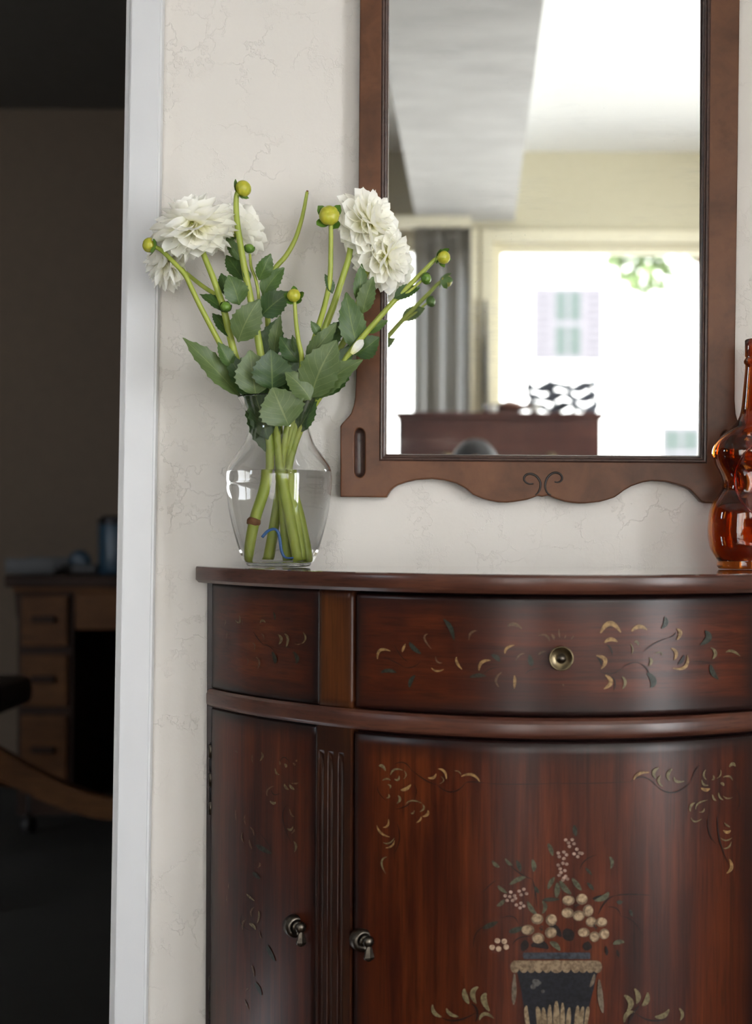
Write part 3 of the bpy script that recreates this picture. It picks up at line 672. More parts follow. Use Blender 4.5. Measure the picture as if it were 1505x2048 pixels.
# smooth the profile
op = [Vector((r, z, 0)) for r, z in outer]; op = op[:4]+spline(op[4:], 4)
T_ = .0022
inn = []
for i, p in enumerate(op):
    if p.y < VB+.009: continue
    a, b2 = op[max(i-1, 0)], op[min(i+1, len(op)-1)]; t = (b2-a).normalized(); inn.append(Vector((p.x-t.y*T_, p.y+t.x*T_, 0)))
WZ = vz(946)
for k in range(len(inn)-1):
    if inn[k].y <= WZ < inn[k+1].y: RWZ = inn[k].x+(inn[k+1].x-inn[k].x)*(WZ-inn[k].y)/(inn[k+1].y-inn[k].y)
prof_v = [(p.x, p.y) for p in op]+[(op[-1].x-.0004, op[-1].y+.0012), (op[-1].x-.0016, op[-1].y+.0012)]+[(p.x, p.y) for p in inn[::-1] if p.y > WZ+.0004]+[(RWZ, WZ-.0001)]
def glassmat(name, col, ior, rough=0.0):
    m, nt, b = mat(name); b.inputs['Transmission Weight'].default_value = 1; b.inputs['IOR'].default_value = ior
    b.inputs['Roughness'].default_value = rough; b.inputs['Base Color'].default_value = (*col, 1)
    n = noise(nt, (25, 25, 25), detail=1); bump(nt, b, n.outputs[0], .02, .001); return m
M_vg = glassmat('clear_glass', (.985, .99, .985), 1.47); M_water = glassmat('water', (.985, .99, .985), 1.333)
vase = lathe('glass_vase', prof_v, M_vg, None, (VX, -VD, 0), None, 64, cap=False)
tag(vase, 'clear glass urn vase half full of water on the cabinet top', 'vase')
M_iface = glassmat('water_against_glass', (1, 1, 1), 1.333/1.47)
wp = [(0, VB+.0085), (.030, VB+.0085)]
for p in inn:
    if p.y > VB+.010 and p.y < WZ-.0003: wp.append((p.x, p.y))
wp += [(RWZ, WZ), (0, WZ)]
wat = lathe('vase_water', wp, M_iface, None, (VX, -VD, 0), None, 64); wat.data.materials.append(M_water)
for p in wat.data.polygons:
    if p.center.z > WZ-.00005: p.material_index = 1; p.use_smooth = False
tag(wat, 'clear water filling the lower half of the flower vase', 'water')

# ---------------------------------------------------------------- dahlias
def leafmat(name, c1, c2, vein):
    m, nt, b = mat(name)
    n = noise(nt, (60, 60, 60), detail=3); r = ramp(nt, [(.3, c1), (.7, c2)]); nt.links.new(n.outputs[0], r.inputs[0])
    tc = N(nt, 'ShaderNodeUVMap'); sx = N(nt, 'ShaderNodeSeparateXYZ'); nt.links.new(tc.outputs[0], sx.inputs[0])
    av = mathn(nt, 'ABSOLUTE', mathn(nt, 'SUBTRACT', sx.outputs[1], .5), 0)
    rib = mathn(nt, 'LESS_THAN', av, .022)
    st = mathn(nt, 'FRACT', mathn(nt, 'SUBTRACT', mathn(nt, 'MULTIPLY', sx.outputs[0], 7), mathn(nt, 'MULTIPLY', av, 4.5)), 0)
    side = mathn(nt, 'LESS_THAN', st, .10); v = mathn(nt, 'MAXIMUM', rib, mathn(nt, 'MULTIPLY', side, .55))
    geo = N(nt, 'ShaderNodeNewGeometry')
    under = mix(nt, geo.outputs['Backfacing'], r.outputs[0], mix(nt, .45, r.outputs[0], (.17, .20, .10)))
    nt.links.new(mix(nt, mathn(nt, 'MULTIPLY', v, .5), under, vein), b.inputs['Base Color'])
    b.inputs['Roughness'].default_value = .45
    wn = noise(nt, (170, 170, 170), detail=2); h = mathn(nt, 'SUBTRACT', mathn(nt, 'MULTIPLY', wn.outputs[0], .5), v); bump(nt, b, h, .4, .0012)
    tr = N(nt, 'ShaderNodeBsdfTranslucent'); tr.inputs[0].default_value = (.10, .19, .02, 1); mx = N(nt, 'ShaderNodeMixShader'); mx.inputs[0].default_value = .18
    nt.links.new(b.outputs[0], mx.inputs[1]); nt.links.new(tr.outputs[0], mx.inputs[2]); nt.links.new(mx.outputs[0], nt.nodes['Material Output'].inputs[0])
    return m
M_leafs = [leafmat('leaf_dark', (.022, .058, .013), (.034, .078, .017), (.16, .22, .06)), leafmat('leaf_mid', (.045, .096, .018), (.064, .12, .026), (.20, .27, .07)), leafmat('leaf_pale', (.075, .12, .037), (.10, .145, .048), (.24, .29, .10))]
M_stem = plain('dahlia_stem_green', (.33, .37, .055), (.24, .31, .04), rough=.45, scale=(90, 90, 12))
M_cut = plain('stem_node_brown', (.22, .085, .03), (.11, .05, .018), rough=.7)
M_sepal = plain('sepal_green', (.10, .20, .022), (.06, .14, .016), rough=.45)
M_budy = plain('bud_yellow_green', (.46, .42, .035), (.34, .36, .03), rough=.4, scale=(200, 200, 60))
M_budg = plain('bud_green', (.13, .24, .03), (.09, .18, .02), rough=.42)
M_petal, nt, b = mat('dahlia_petal_white')
b.inputs['Roughness'].default_value = .55
tc = N(nt, 'ShaderNodeUVMap'); sx = N(nt, 'ShaderNodeSeparateXYZ'); nt.links.new(tc.outputs[0], sx.inputs[0])
pr = ramp(nt, [(0, (.70, .70, .22)), (.3, (.93, .92, .74)), (.55, (1, .995, .965))]); nt.links.new(sx.outputs[0], pr.inputs[0])
nt.links.new(pr.outputs[0], b.inputs['Base Color'])
wv = N(nt, 'ShaderNodeTexWave'); wv.inputs['Scale'].default_value = 3; mp = N(nt, 'ShaderNodeMapping'); mp.inputs['Scale'].default_value = (.05, 3, 1); mp.inputs['Rotation'].default_value = (0, 0, 1.5708)
nt.links.new(tc.outputs[0], mp.inputs[0]); nt.links.new(mp.outputs[0], wv.inputs['Vector']); bump(nt, b, wv.outputs['Fac'], .12, .0006)
tr = N(nt, 'ShaderNodeBsdfTranslucent'); tr.inputs[0].default_value = (.97, .96, .88, 1); mx = N(nt, 'ShaderNodeMixShader'); mx.inputs[0].default_value = .42
nt.links.new(b.outputs[0], mx.inputs[1]); nt.links.new(tr.outputs[0], mx.inputs[2]); nt.links.new(mx.outputs[0], nt.nodes['Material Output'].inputs[0])
def petal_mesh(k):
    R = random.Random(k); nu, nv = 7, 5; vs, fs, us = [], [], []
    tw = R.uniform(-.25, .25); tipb = R.uniform(.02, .2); wd = R.uniform(.50, .62)
    for i in range(nu+1):
        t = i/nu; w = wd*(math.sin(math.pi*min(1, .12+.62*t))**.9 if t < .62 else math.cos((t-.62)/.38*math.pi/2)**.62) if t < 1 else .015
        if t >= .62 and t < 1: w = wd*max(.06, math.cos((t-.62)/.38*math.pi/2))**.55
        for j in range(nv+1):
            s = j/nv*2-1; x = s*w/2; cup = .34*(s*s)*w*(1.25-t*.8)
            y = cup+.10*math.sin(t*math.pi)*-1+tipb*max(0, t-.6)**1.5*-1+tw*x*t; vs.append((x, y, t)); us.append((t, j/nv))
    for i in range(nu):
        for j in range(nv): a = i*(nv+1)+j; fs.append((a, a+1, a+nv+2, a+nv+1))
    me = bpy.data.meshes.new('petal'); me.from_pydata(vs, [], fs); ul = me.uv_layers.new()
    for l in me.loops: ul.data[l.index].uv = us[l.vertex_index]
    for p in me.polygons: p.use_smooth = True
    me.materials.append(M_petal); return me
PETALS = [petal_mesh(k) for k in range(6)]
def orient(zdir, ydir):
    z = zdir.normalized(); x = ydir.cross(z)
    if x.length < 1e-4: x = Vector((1, 0, 0)).cross(z)
    x.normalize(); y = z.cross(x); return Matrix((x, y, z)).transposed()
def bloom(root, c, face, r, n=95, thmax=150, seed=1, squash=1.0):
    R = random.Random(seed); face = Vector(face).normalized(); x, y, z = frame_for(face)
    rl = root.location
    core = lathe('bloom', [(0, -.30*r), (.15*r, -.24*r), (.24*r, -.05*r), (.22*r, .12*r), (.1*r, .2*r), (0, .22*r)], M_sepal if False else M_budy, root, c, face, 16)
    for i in range(n):
        f = (i+.5)/n; th = math.radians(6+(thmax-6)*f**.72); ph = i*2.39996+R.uniform(-.12, .12)
        d = (x*math.cos(ph)+y*math.sin(ph))*math.sin(th)+z*math.cos(th); d.normalize()
        axis_side = (x*math.cos(ph)+y*math.sin(ph))
        nrm = (z*math.sin(th)-axis_side*math.cos(th))       # towards the bloom centre line
        L = r*(.46+.46*min(1, f*2.2))*R.uniform(.9, 1.08)*(1-.12*max(0, f-.7)/.3)
        base = c+d*(r*.12)+z*(r*.05*(1-f))
        tilt = Matrix.Rotation(R.uniform(-.12, .12)-.18*f, 3, nrm.cross(d)); d2 = tilt @ d; n2 = tilt @ nrm
        Mo = orient(d2, n2) @ Matrix.Rotation(R.uniform(-.3, .3), 3, 'Z')
        wsc = L*R.uniform(.92, 1.18)*(.85+.25*min(1, f*2))
        M4 = Matrix.Translation(base-rl) @ Mo.to_4x4() @ Matrix.Diagonal((wsc, wsc, L, 1))
        p = bpy.data.objects.new('petal', PETALS[i % 6]); COL.objects.link(p); p.parent = core; p.matrix_local = M4
    # sepals at the back
    for k in range(6): sepal(root, core, c-face*r*.16, -face, .30*r, k*60, 55)
    return core
def sepal(root, parent, c, face, L, deg, spread, m=None, w=.55):
    x, y, z = frame_for(Vector(face)); a = math.radians(deg); sd = x*math.cos(a)+y*math.sin(a); sp = math.radians(spread)
    up = sd*math.sin(sp)+z*math.cos(sp); acr = z.cross(sd); nr = up.cross(acr)
    vs, fs = [], []
    for i in range(6):
        t = i/5; ww = w*L*math.sin(math.pi*(.18+.80*t))*.5
        for s in (-1, 0, 1): vs.append(c+up*(L*t)+acr*(ww*s)+nr*(.22*L*t*t-.10*L*abs(s)*(1-t)))
    for i in range(5):
        for j in range(2): q = i*3+j; fs.append((q, q+1, q+4, q+3))
    return pyd('sepal', vs, fs, m or M_sepal, parent, True)
def bud(root, px, py, d, rpx, face, m=None, sep=5, sepl=1.0, spread=62, rot=0, squash=.92, sepoff=.55):
    c = at(px, py, d); r = rpx*(D-d)/F; face = Vector(face).normalized(); x, y, z = frame_for(face)
    vs, fs = [], []; m1, m2 = 12, 32
    for j in range(m1+1):
        th = math.pi*j/m1
        for i in range(m2):
            ph = 2*math.pi*i/m2+th*.35; rr = r*(1+.035*(-1 if i % 4 == 0 else .3)*math.sin(th)); cz = math.cos(th)*squash
            if j == 0: cz -= .10
            vs.append(c+(x*math.cos(ph)+y*math.sin(ph))*(rr*math.sin(th))+z*(rr*cz))
    for j in range(m1):
        for i in range(m2): q = (i+1) % m2; fs.append((j*m2+i, j*m2+q, (j+1)*m2+q, (j+1)*m2+i))
    o = pyd('bud', vs, fs, m or M_budy, root, True)
    # sepals hug the back of the bud and flare at the tip
    closed = m is M_budg
    for k in range(sep):
        a = math.radians(rot+k*360/sep+random.uniform(-8, 8)); vs, fs = [], []
        th0, th1 = (math.radians(168), math.radians(60 if closed else 112-22*(sepl-1)/.25))
        for i in range(8):
            t = i/7; th = th0+(th1-th0)*t; hw = (.62 if closed else .50)*math.sin(math.pi*(.10+.86*t))**.8*(1.0 if t < 1 else 0)
            if i == 7: hw = .02
            rad = r*(1.05+(.16 if closed else .42*sepl)*t**2.2)
            for q in (-1, 0, 1):
                ph = a+q*hw/max(.35, math.sin(th)); vs.append(c+(x*math.cos(ph)+y*math.sin(ph))*(rad*math.sin(th))+z*(rad*math.cos(th)*squash))
        for i in range(7):
            for q in range(2): b0 = i*3+q; fs.append((b0, b0+1, b0+4, b0+3))
        pyd('sepal', vs, fs, M_sepal, o, True)
    return o
def leaf(root, base, tip, wpx, db_, dt, tone=1, lean=0.0, fold=.25, curl=.1, teeth=8, roll=0.0):
    a, t_ = at(base[0], base[1], db_), at(tip[0], tip[1], dt); ax = t_-a; Ln = ax.length; axn = ax/Ln
    view = (Vector((0, -D, CZ))-(a+t_)/2).normalized()
    sdv = axn.cross(view).normalized(); nr = sdv.cross(axn).normalized()
    if lean: q = Quaternion(axn, lean); sdv = q @ sdv; nr = q @ nr
    W_ = wpx*(D-(db_+dt)/2)/F/2/max(.35, abs(math.cos(lean)))
    n = teeth*3; vs, fs, us = [], [], []
    R = random.Random(int(base[0]*7+tip[1]))
    bend = R.uniform(-.05, .05)*Ln
    for i in range(n+1):
        t = i/n
        w = 1.12*W_*((math.sin(math.pi/2*t/.42)**.68 if t < .42 else max(0, math.cos(math.pi/2*(t-.42)/.58))**.92) if 0 < t < 1 else 0)
        w = max(w, .0009)
        if t < .08: w = max(.0011, w*t/.08)
        k = i % 3; tooth = (.98, .95, 1.08)[k] if .12 < t < .95 else 1
        if i == n: w, tooth = .0003, 1
        c = a+ax*t+nr*(curl*Ln*math.sin(math.pi*t)*.6-.10*Ln*abs(curl)*t*t)+sdv*(bend*math.sin(math.pi*t))
        for s in (-1, -.5, 0, .5, 1):
            ws = w*s*(tooth if abs(s) == 1 else 1); fw = 0
            vs.append(c+sdv*ws+nr*(fold*abs(ws)+.012*Ln*math.sin(t*17+s*2)*abs(s))-axn*(0 if abs(s) < 1 else (0 if k != 2 else -.014*Ln)))
            us.append((t, .5+s/2))
    for i in range(n):
        for j in range(4): q = i*5+j; fs.append((q, q+1, q+6, q+5))
    me = bpy.data.meshes.new('leaf'); me.from_pydata([tuple(v) for v in vs], [], fs); ul = me.uv_layers.new()
    for l in me.loops: ul.data[l.index].uv = us[l.vertex_index]
    return link_mesh('leaf', me, M_leafs[tone], root, True)
def stem(root, pts, r0, r1, bottom=None, name='stem', n=10):
    w = [at(*p) for p in pts]
    if bottom: w += [Vector((VX+b_[0], -VD+b_[1], b_[2])) for b_ in bottom]
    w = spline(w, 6); L = len(w)-1
    return tube(name, w, [r0+(r1-r0)*(i/L)**.8 for i in range(L+1)], M_stem, root, n)
VZ0 = VB+.010
def dahlia(label, px): return empty('dahlia_stem', (VX, -VD, VZ0), label, 'flower', 'dahlias in the glass vase')
NZ, MZ = vz(880), vz(960)
# 1: big white bloom at the left with a second bloom branching behind
s1 = dahlia('dahlia stem with two white blooms at far left, one hanging over the casing', 0)
stem(s1, [(390, 458, .118), (393, 468, .118), (408, 510, .120), (428, 560, .118), (446, 612, .115), (458, 662, .112), (474, 722, .105), (505, 790, .098), (535, 858, .092)], .0030, .0064, [(-.012, -.008, MZ), (-.024, -.014, vz(1040)), (-.034, -.016, VZ0)])
stem(s1, [(352, 528, .075), (375, 548, .085), (405, 572, .100), (435, 592, .110), (450, 608, .116)], .0025, .0032)
bloom(s1, at(386, 447, .118), (-.25, -.25, .93), .056, 110, 158, 3); bloom(s1, at(334, 516, .070), (-.75, -.25, .1), .044, 95, 140, 5)
bud(s1, 452, 614, .122, 11, (.1, -.7, .6), M_budg, 5, 1.0, 40)
for q in [((452, 625), (399, 588), 20, .115, .12, 0, .9), ((460, 675), (425, 626), 25, .115, .10, 0, .5), ((476, 684), (520, 598), 54, .125, .135, 2, .15), ((480, 792), (366, 675), 40, .10, .13, 2, .5), ((465, 735), (436, 684), 27, .115, .125, 1, .4), ((503, 800), (452, 704), 40, .11, .115, 0, .2), ((530, 800), (482, 715), 50, .10, .10, 0, .2)]:
    leaf(s1, *q)
nv_ = Vector((-.010, -.002, vz(1080)-vz(1040))).normalized(); nc = Vector((VX-.0250, -VD-.0142, vz(1043)))
tube('node', [nc-nv_*.004, nc, nc+nv_*.005], [.0066, .0080, .0066], M_cut, s1, 12)
# 2: yellow bud at far left
s2 = dahlia('thin dahlia stem ending in a yellow-green bud at far left', 0)
stem(s2, [(305, 492, .125), (322, 500, .125), (345, 522, .127), (370, 550, .127), (385, 580, .125), (402, 615, .122), (430, 668, .115), (462, 728, .108), (505, 800, .10), (548, 866, .09)], .0026, .0046, [(.000, .004, MZ), (.012, .012, vz(1050)), (.020, .018, VZ0+.004)])
bud(s2, 299, 490, .125, 15, (-.85, -.25, .2), None, 6, 1.15, 60, 20)
leaf(s2, (548, 912), (490, 790), 52, .088, .095, 0, .2); leaf(s2, (536, 880), (505, 770), 48, .10, .11, 0, .1); leaf(s2, (535, 850), (520, 742), 50, .075, .07, 0, 0)
# 3: upright stem with bud at the top, pale bloom behind it
s3 = dahlia('tall upright dahlia stem topped by a round yellow-green bud, pale bloom behind', 0)
stem(s3, [(484, 379, .110), (474, 389, .110), (473, 425, .110), (478, 470, .110), (488, 530, .108), (500, 590, .105), (510, 640, .102), (524, 720, .098), (540, 800, .094), (552, 862, .09)], .0030, .0064, [(.004, -.008, MZ), (.014, -.014, vz(1040)), (.024, -.016, VZ0)])
stem(s3, [(462, 480, .050), (475, 505, .07), (490, 530, .095), (497, 552, .105)], .0024, .003)
bud(s3, 487, 377, .110, 16.5, (.75, -.35, .35), None, 5, 1.1, 68, 30)
bloom(s3, at(476, 462, .045), (.45, .55, .5), .040, 80, 130, 8)
bud(s3, 499, 497, .10, 10, (.2, -.3, .8), M_budg, 6, 1.0, 35)
stem(s3, [(500, 508, .10), (503, 535, .103), (512, 560, .103), (518, 600, .102), (514, 650, .101)], .0018, .0024)
for q in [((479, 610), (457, 550), 44, .118, .125, 1, .1), ((456, 595), (443, 546), 26, .105, .10, 0, .4), ((518, 560), (542, 507), 30, .108, .115, 1, .3), ((488, 562), (453, 510), 32, .09, .08, 0, .4), ((484, 522), (452, 473), 22, .085, .09, 1, .3), ((525, 592), (569, 535), 34, .10, .10, 1, -.3), ((522, 632), (581, 584), 46, .108, .115, 0, -.2), ((512, 792), (500, 700), 66, .120, .13, 2, .1), ((500, 560), (487, 536), 14, .105, .11, 1, .4)]:
    leaf(s3, *q)
# 4: headless stem
s4 = dahlia('bare dahlia stem with no flower leaning right above the leaves', 0)
stem(s4, [(614.5, 384, .045), (609, 415, .047), (602, 445, .05), (590, 480, .053), (572, 512, .058), (545, 546, .066), (535, 600, .075), (540, 700, .082), (550, 800, .082), (560, 862, .08)], .0022, .005, [(.000, .012, MZ), (-.006, .018, vz(1040)), (-.012, .020, VZ0+.002)])
tube('cut_tip', [at(614.5, 388, .045), at(615.2, 381, .045)], [.0022, .0014], M_cut, s4, 8)
for q in [((528, 722), (556, 637), 46, .085, .085, 0, -.2), ((548, 710), (561, 630), 24, .10, .11, 2, -.3)]: leaf(s4, *q)
# 5: small bud in the centre
s5 = dahlia('short dahlia stem with a small round green-yellow bud in the centre', 0)
stem(s5, [(588, 594, .142), (590, 608, .140), (592, 640, .138), (597, 680, .134), (604, 718, .128), (600, 770, .118), (582, 830, .10), (572, 870, .092)], .0019, .005, [(.004, -.004, MZ), (.006, -.006, vz(1040)), (.009, .000, VZ0)])
bud(s5, 588, 591, .143, 13.5, (-.1, -.9, .25), M_budy, 5, 1.25, 80, 20, .92, .3)
for q in [((545, 780), (542, 699), 72, .125, .135, 0, .1), ((598, 724), (560, 673), 34, .118, .12, 0, .3), ((590, 705), (585, 670), 12, .122, .125, 1, .2), ((578, 852), (545, 775), 82, .135, .142, 2, .1, .15, .12)]: leaf(s5, *q)
# 6: straight stem with bud facing the viewer
s6 = dahlia('straight dahlia stem with a pale yellow bud facing the viewer', 0)
stem(s6, [(660, 434, .128), (662, 448, .130), (662, 500, .130), (660, 560, .128), (650, 610, .122), (635, 660, .115), (618, 715, .108), (600, 790, .10), (582, 860, .092)], .0026, .0050, [(.006, .004, MZ), (.012, .006, vz(1040)), (.016, .006, VZ0+.001)])
bud(s6, 659, 431, .133, 20.5, (.02, -.97, .22), M_budy, 4, 1.2, 84, 40, .8, .1)
for q in [((665, 587), (650, 548), 16, .125, .13, 0, .4), ((640, 672), (622, 642), 16, .118, .125, 1, .3), ((612, 718), (674, 645), 32, .115, .125, 2, -.2), ((621, 797), (674, 680), 70, .125, .14, 2, -.1), ((622, 800), (570, 744), 44, .13, .14, 2, .4), ((636, 800), (618, 700), 56, .11, .115, 1, 0), ((598, 800), (570, 700), 54, .11, .11, 0, .1)]: leaf(s6, *q)
# 7: right bloom, upper
s7 = dahlia('dahlia stem with the upper white bloom at the mirror frame', 0)
stem(s7, [(706, 428, .085), (704, 470, .088), (698, 515, .09), (684, 560, .093), (668, 610, .097), (652, 652, .10), (630, 715, .10), (606, 790, .095), (588, 860, .09)], .0033, .0062, [(.012, .000, MZ), (.022, -.002, vz(1040)), (.031, .002, VZ0)])
bloom(s7, at(738, 446, .082), (.80, -.42, .35), .050, 110, 150, 11)
for q in [((651, 702), (684, 642), 38, .10, .10, 0, -.3), ((719, 706), (693, 584), 48, .105, .115, 1, .2), ((660, 740), (640, 700), 30, .10, .10, 0, 0), ((592, 868), (632, 785), 34, .09, .10, 0, -.2), ((590, 830), (604, 735), 50, .085, .085, 0, 0), ((570, 800), (585, 722), 50, .09, .09, 0, 0)]: leaf(s7, *q)
# 8: right bloom, lower
s8 = dahlia('dahlia stem with the lower white bloom hanging before the mirror glass', 0)
stem(s8, [(752, 512, .075), (742, 530, .080), (728, 560, .085), (716, 610, .09), (700, 660, .093), (672, 712, .092), (632, 780, .09), (596, 862, .085)], .0030, .0050, [(.010, .012, MZ), (.016, .016, vz(1040)), (.024, .016, VZ0+.002)])
bloom(s8, at(770, 514, .068), (.78, -.35, -.05), .048, 100, 150, 17)
for q in [((725, 628), (747, 553), 32, .10, .105, 2, -.2), ((717, 606), (724, 527), 26, .095, .10, 1, .2), ((700, 690), (722, 620), 34, .10, .10, 1, .1)]: leaf(s8, *q)
# 9: long stem to the right with buds, reflected in the glass
s9 = dahlia('long dahlia stem reaching right with two buds over the mirror glass', 0)
stem(s9, [(884, 514, .112), (871, 519, .112), (850, 540, .113), (820, 570, .114), (788, 603, .114), (755, 640, .114), (722, 678, .113), (690, 720, .11), (645, 785, .10), (600, 862, .09)], .0022, .0050, [(.012, -.006, MZ), (.02, -.010, vz(1040)), (.028, -.010, VZ0+.001)])
stem(s9, [(850, 558, .117), (842, 563, .116), (820, 582, .116), (795, 600, .115)], .0014, .002)
bud(s9, 888, 515, .112, 13.5, (.55, -.55, -.3), M_budy, 5, 1.25, 58, 0); bud(s9, 853, 557, .117, 11, (.7, -.3, .1), M_budg, 6, 1.2, 30)
for q in [((788, 597), (841, 575), 24, .118, .11, 0, -.4), ((735, 666), (776, 641), 20, .11, .11, 1, -.3), ((709, 709), (759, 674), 44, .105, .11, 0, -.2), ((628, 797), (726, 719), 42, .12, .14, 2, -.3), ((645, 795), (702, 688), 50, .105, .11, 0, -.1)]: leaf(s9, *q)
# the fallen petal caught among the right-hand leaves
p = bpy.data.objects.new('fallen_petal', PETALS[2]); COL.objects.link(p); a0, a1 = at(704, 708, .128), at(727, 679, .128); d_ = a1-a0
p.matrix_world = Matrix.Translation(a0) @ orient(d_, Vector((.1, -1, .2))).to_4x4() @ Matrix.Diagonal((.022, .022, d_.length, 1)); tag(p, 'loose white petal caught on the leaves at right of the vase', 'petal')
# blue band in the water
M_blue = plain('blue_rubber', (.035, .13, .36), (.03, .11, .30), rough=.45)
bl = [(-30, 1080), (-18, 1068), (-4, 1064), (4, 1070), (8, 1085), (11, 1105), (18, 1119), (28, 1122), (38, 1120), (48, 1112)]
pts = spline([Vector((VX+x*vs_*.8, -VD-.026+.0004*abs(x)*.4, vz(y)+.004)) for x, y in bl], 6)
tag(tube('rubber_band', pts, .0018, M_blue, None, 8, .5), 'thin blue rubber band curled among stems in the vase', 'rubber band')

# ---------------------------------------------------------------- amber bottle
BD = .085; bs = (D-BD)/F; BX = at(1527, 900, BD).x; AX = 1527
bprof = [(1440, 1136), (1436, 1130), (1436, 1119), (1430, 1109), (1423, 1096), (1418, 1072), (1417.5, 1050), (1420, 1025), (1427, 1005), (1437, 990), (1445, 976), (1446, 960), (1440, 943), (1431, 927), (1425, 909), (1426, 897), (1431, 886), (1441, 873), (1456, 859), (1470, 848), (1478, 836), (1482, 824), (1484.6, 807), (1488, 769), (1491, 736), (1491, 728), (1488.5, 725), (1488, 721), (1490, 717), (1492, 714), (1490.5, 711), (1490, 680), (1491.5, 678)]
def bz(py): return CZ-(py-PY-2.5)*bs
raw = [Vector(((AX-x)*bs, bz(y), 0)) for x, y in bprof]
low = raw[0].y; raw = [Vector((p.x, ZT+.0008+(p.y-low), 0)) for p in raw]
bp = spline(raw[:25], 4)+raw[25:]
n = 72; vs, fs = [], []
def bsec(r, z):
    # flattened body, round neck
    k = min(1, max(0, (r-.030)/.030)); k = k*k*(3-2*k); ry = r*(1-.46*k); e = 1-.18*k
    out = []
    for i in range(n):
        a = 2*math.pi*i/n; ca, sa = math.cos(a), math.sin(a)
        out.append((BX+r*math.copysign(abs(ca)**e, ca), -BD+ry*math.copysign(abs(sa)**e, sa), z))
    return out
rings = [bsec(p.x, p.y) for p in bp]
inner_r = []
for p in bp[::-1]:
    z = max(p.y, ZT+.011)
    if p.y < ZT+.009: continue
    inner_r.append(bsec(max(p.x-.0042, .002), z))
rings += [bsec(bp[-1].x-.003, bp[-1].y)] + inner_r[1:]
for r_ in rings: vs += r_
for j in range(len(rings)-1):
    for i in range(n): q = (i+1) % n; fs.append((j*n+i, j*n+q, (j+1)*n+q, (j+1)*n+i))
fs.append(tuple(range(n))[::-1]); fs.append(tuple((len(rings)-1)*n+i for i in range(n)))
M_amber = glassmat('amber_glass', (.60, .17, .022), 1.5, .01)
bot = pyd('amber_bottle', vs, fs, M_amber, None, True); tag(bot, 'amber glass violin-shaped bottle at the right end of the cabinet top', 'bottle')
def bfront(px, py):
    z = bz(py); best = min(bp, key=lambda q: abs(q.y-z)); x = (px-AX)*bs
    k = min(1, max(0, (best.x-.030)/.030)); k = k*k*(3-2*k); ry = best.x*(1-.46*k); e = 1-.18*k
    ca = min(.999, abs(x)/best.x)**(1/e); sa = math.sqrt(1-ca*ca)**e
    return Vector((BX+x, -BD-ry*sa, z))
pts = [bfront(AX+62*math.cos(a), 960+76*math.sin(a)) for a in [2*math.pi*i/48 for i in range(49)]]
for i in range(2): pts = [pts[0]]+[(pts[k-1]+pts[k]*2+pts[k+1])/4 for k in range(1, len(pts)-1)]+[pts[-1]]
tube('raised_oval', pts, .0016, M_amber, bot, 8)
tube('raised_crest', spline([bfront(x, y) for x, y in [(1500, 1074), (1497, 1060), (1505, 1055), (1520, 1056), (1535, 1055), (1550, 1058), (1556, 1066), (1552, 1080), (1540, 1098), (1527, 1108), (1512, 1096), (1500, 1074)]], 3), .0016, M_amber, bot, 8)

# ---------------------------------------------------------------- dark room furniture
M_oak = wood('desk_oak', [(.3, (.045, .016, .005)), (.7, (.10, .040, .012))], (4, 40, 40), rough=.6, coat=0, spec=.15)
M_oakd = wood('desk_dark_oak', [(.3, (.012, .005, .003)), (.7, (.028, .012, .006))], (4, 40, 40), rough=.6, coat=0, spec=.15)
dd = -2.72                                         # desk front: distance beyond the wall (negative = behind)
def bk(px, py, y): return at(px, py, -y)
fy = 2.72; zt = bk(0, 1152, fy).z
dxl = bk(8, 1160, fy).x; pl, pr_ = bk(36, 1300, fy+.05).x, bk(146, 1300, fy+.05).x; dxr = dxl+1.45
desk = empty('pedestal_desk', ((dxl+dxr)/2, fy+.4, 0), 'wooden pedestal desk standing in the dark room beyond the doorway', 'desk')
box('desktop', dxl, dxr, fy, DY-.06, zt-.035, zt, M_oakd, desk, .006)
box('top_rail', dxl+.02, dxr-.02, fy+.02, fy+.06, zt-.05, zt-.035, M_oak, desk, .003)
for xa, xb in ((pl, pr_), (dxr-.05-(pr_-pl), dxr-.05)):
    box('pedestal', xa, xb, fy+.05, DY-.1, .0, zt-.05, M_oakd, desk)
    ztops = [zt-.055, zt-.24, zt-.43, .07]
    for k in range(3):
        dr_ = box('drawer', xa+.015, xb-.015, fy+.032, fy+.052, ztops[k+1]+.02, ztops[k]-.008, M_oak, desk, .004)
        box('pull', xa+.05, xb-.05, fy+.018, fy+.034, (ztops[k]+ztops[k+1])/2-.0, (ztops[k]+ztops[k+1])/2+.022, M_oakd, dr_, .004)
box('kneehole_drawer', pr_+.005, dxr-.06-(pr_-pl), fy+.05, fy+.07, zt-.17, zt-.05, M_oak, desk, .003)
box('back_panel', pr_, dxr-.06-(pr_-pl), DY-.14, DY-.12, .06, zt-.05, M_oakd, desk)
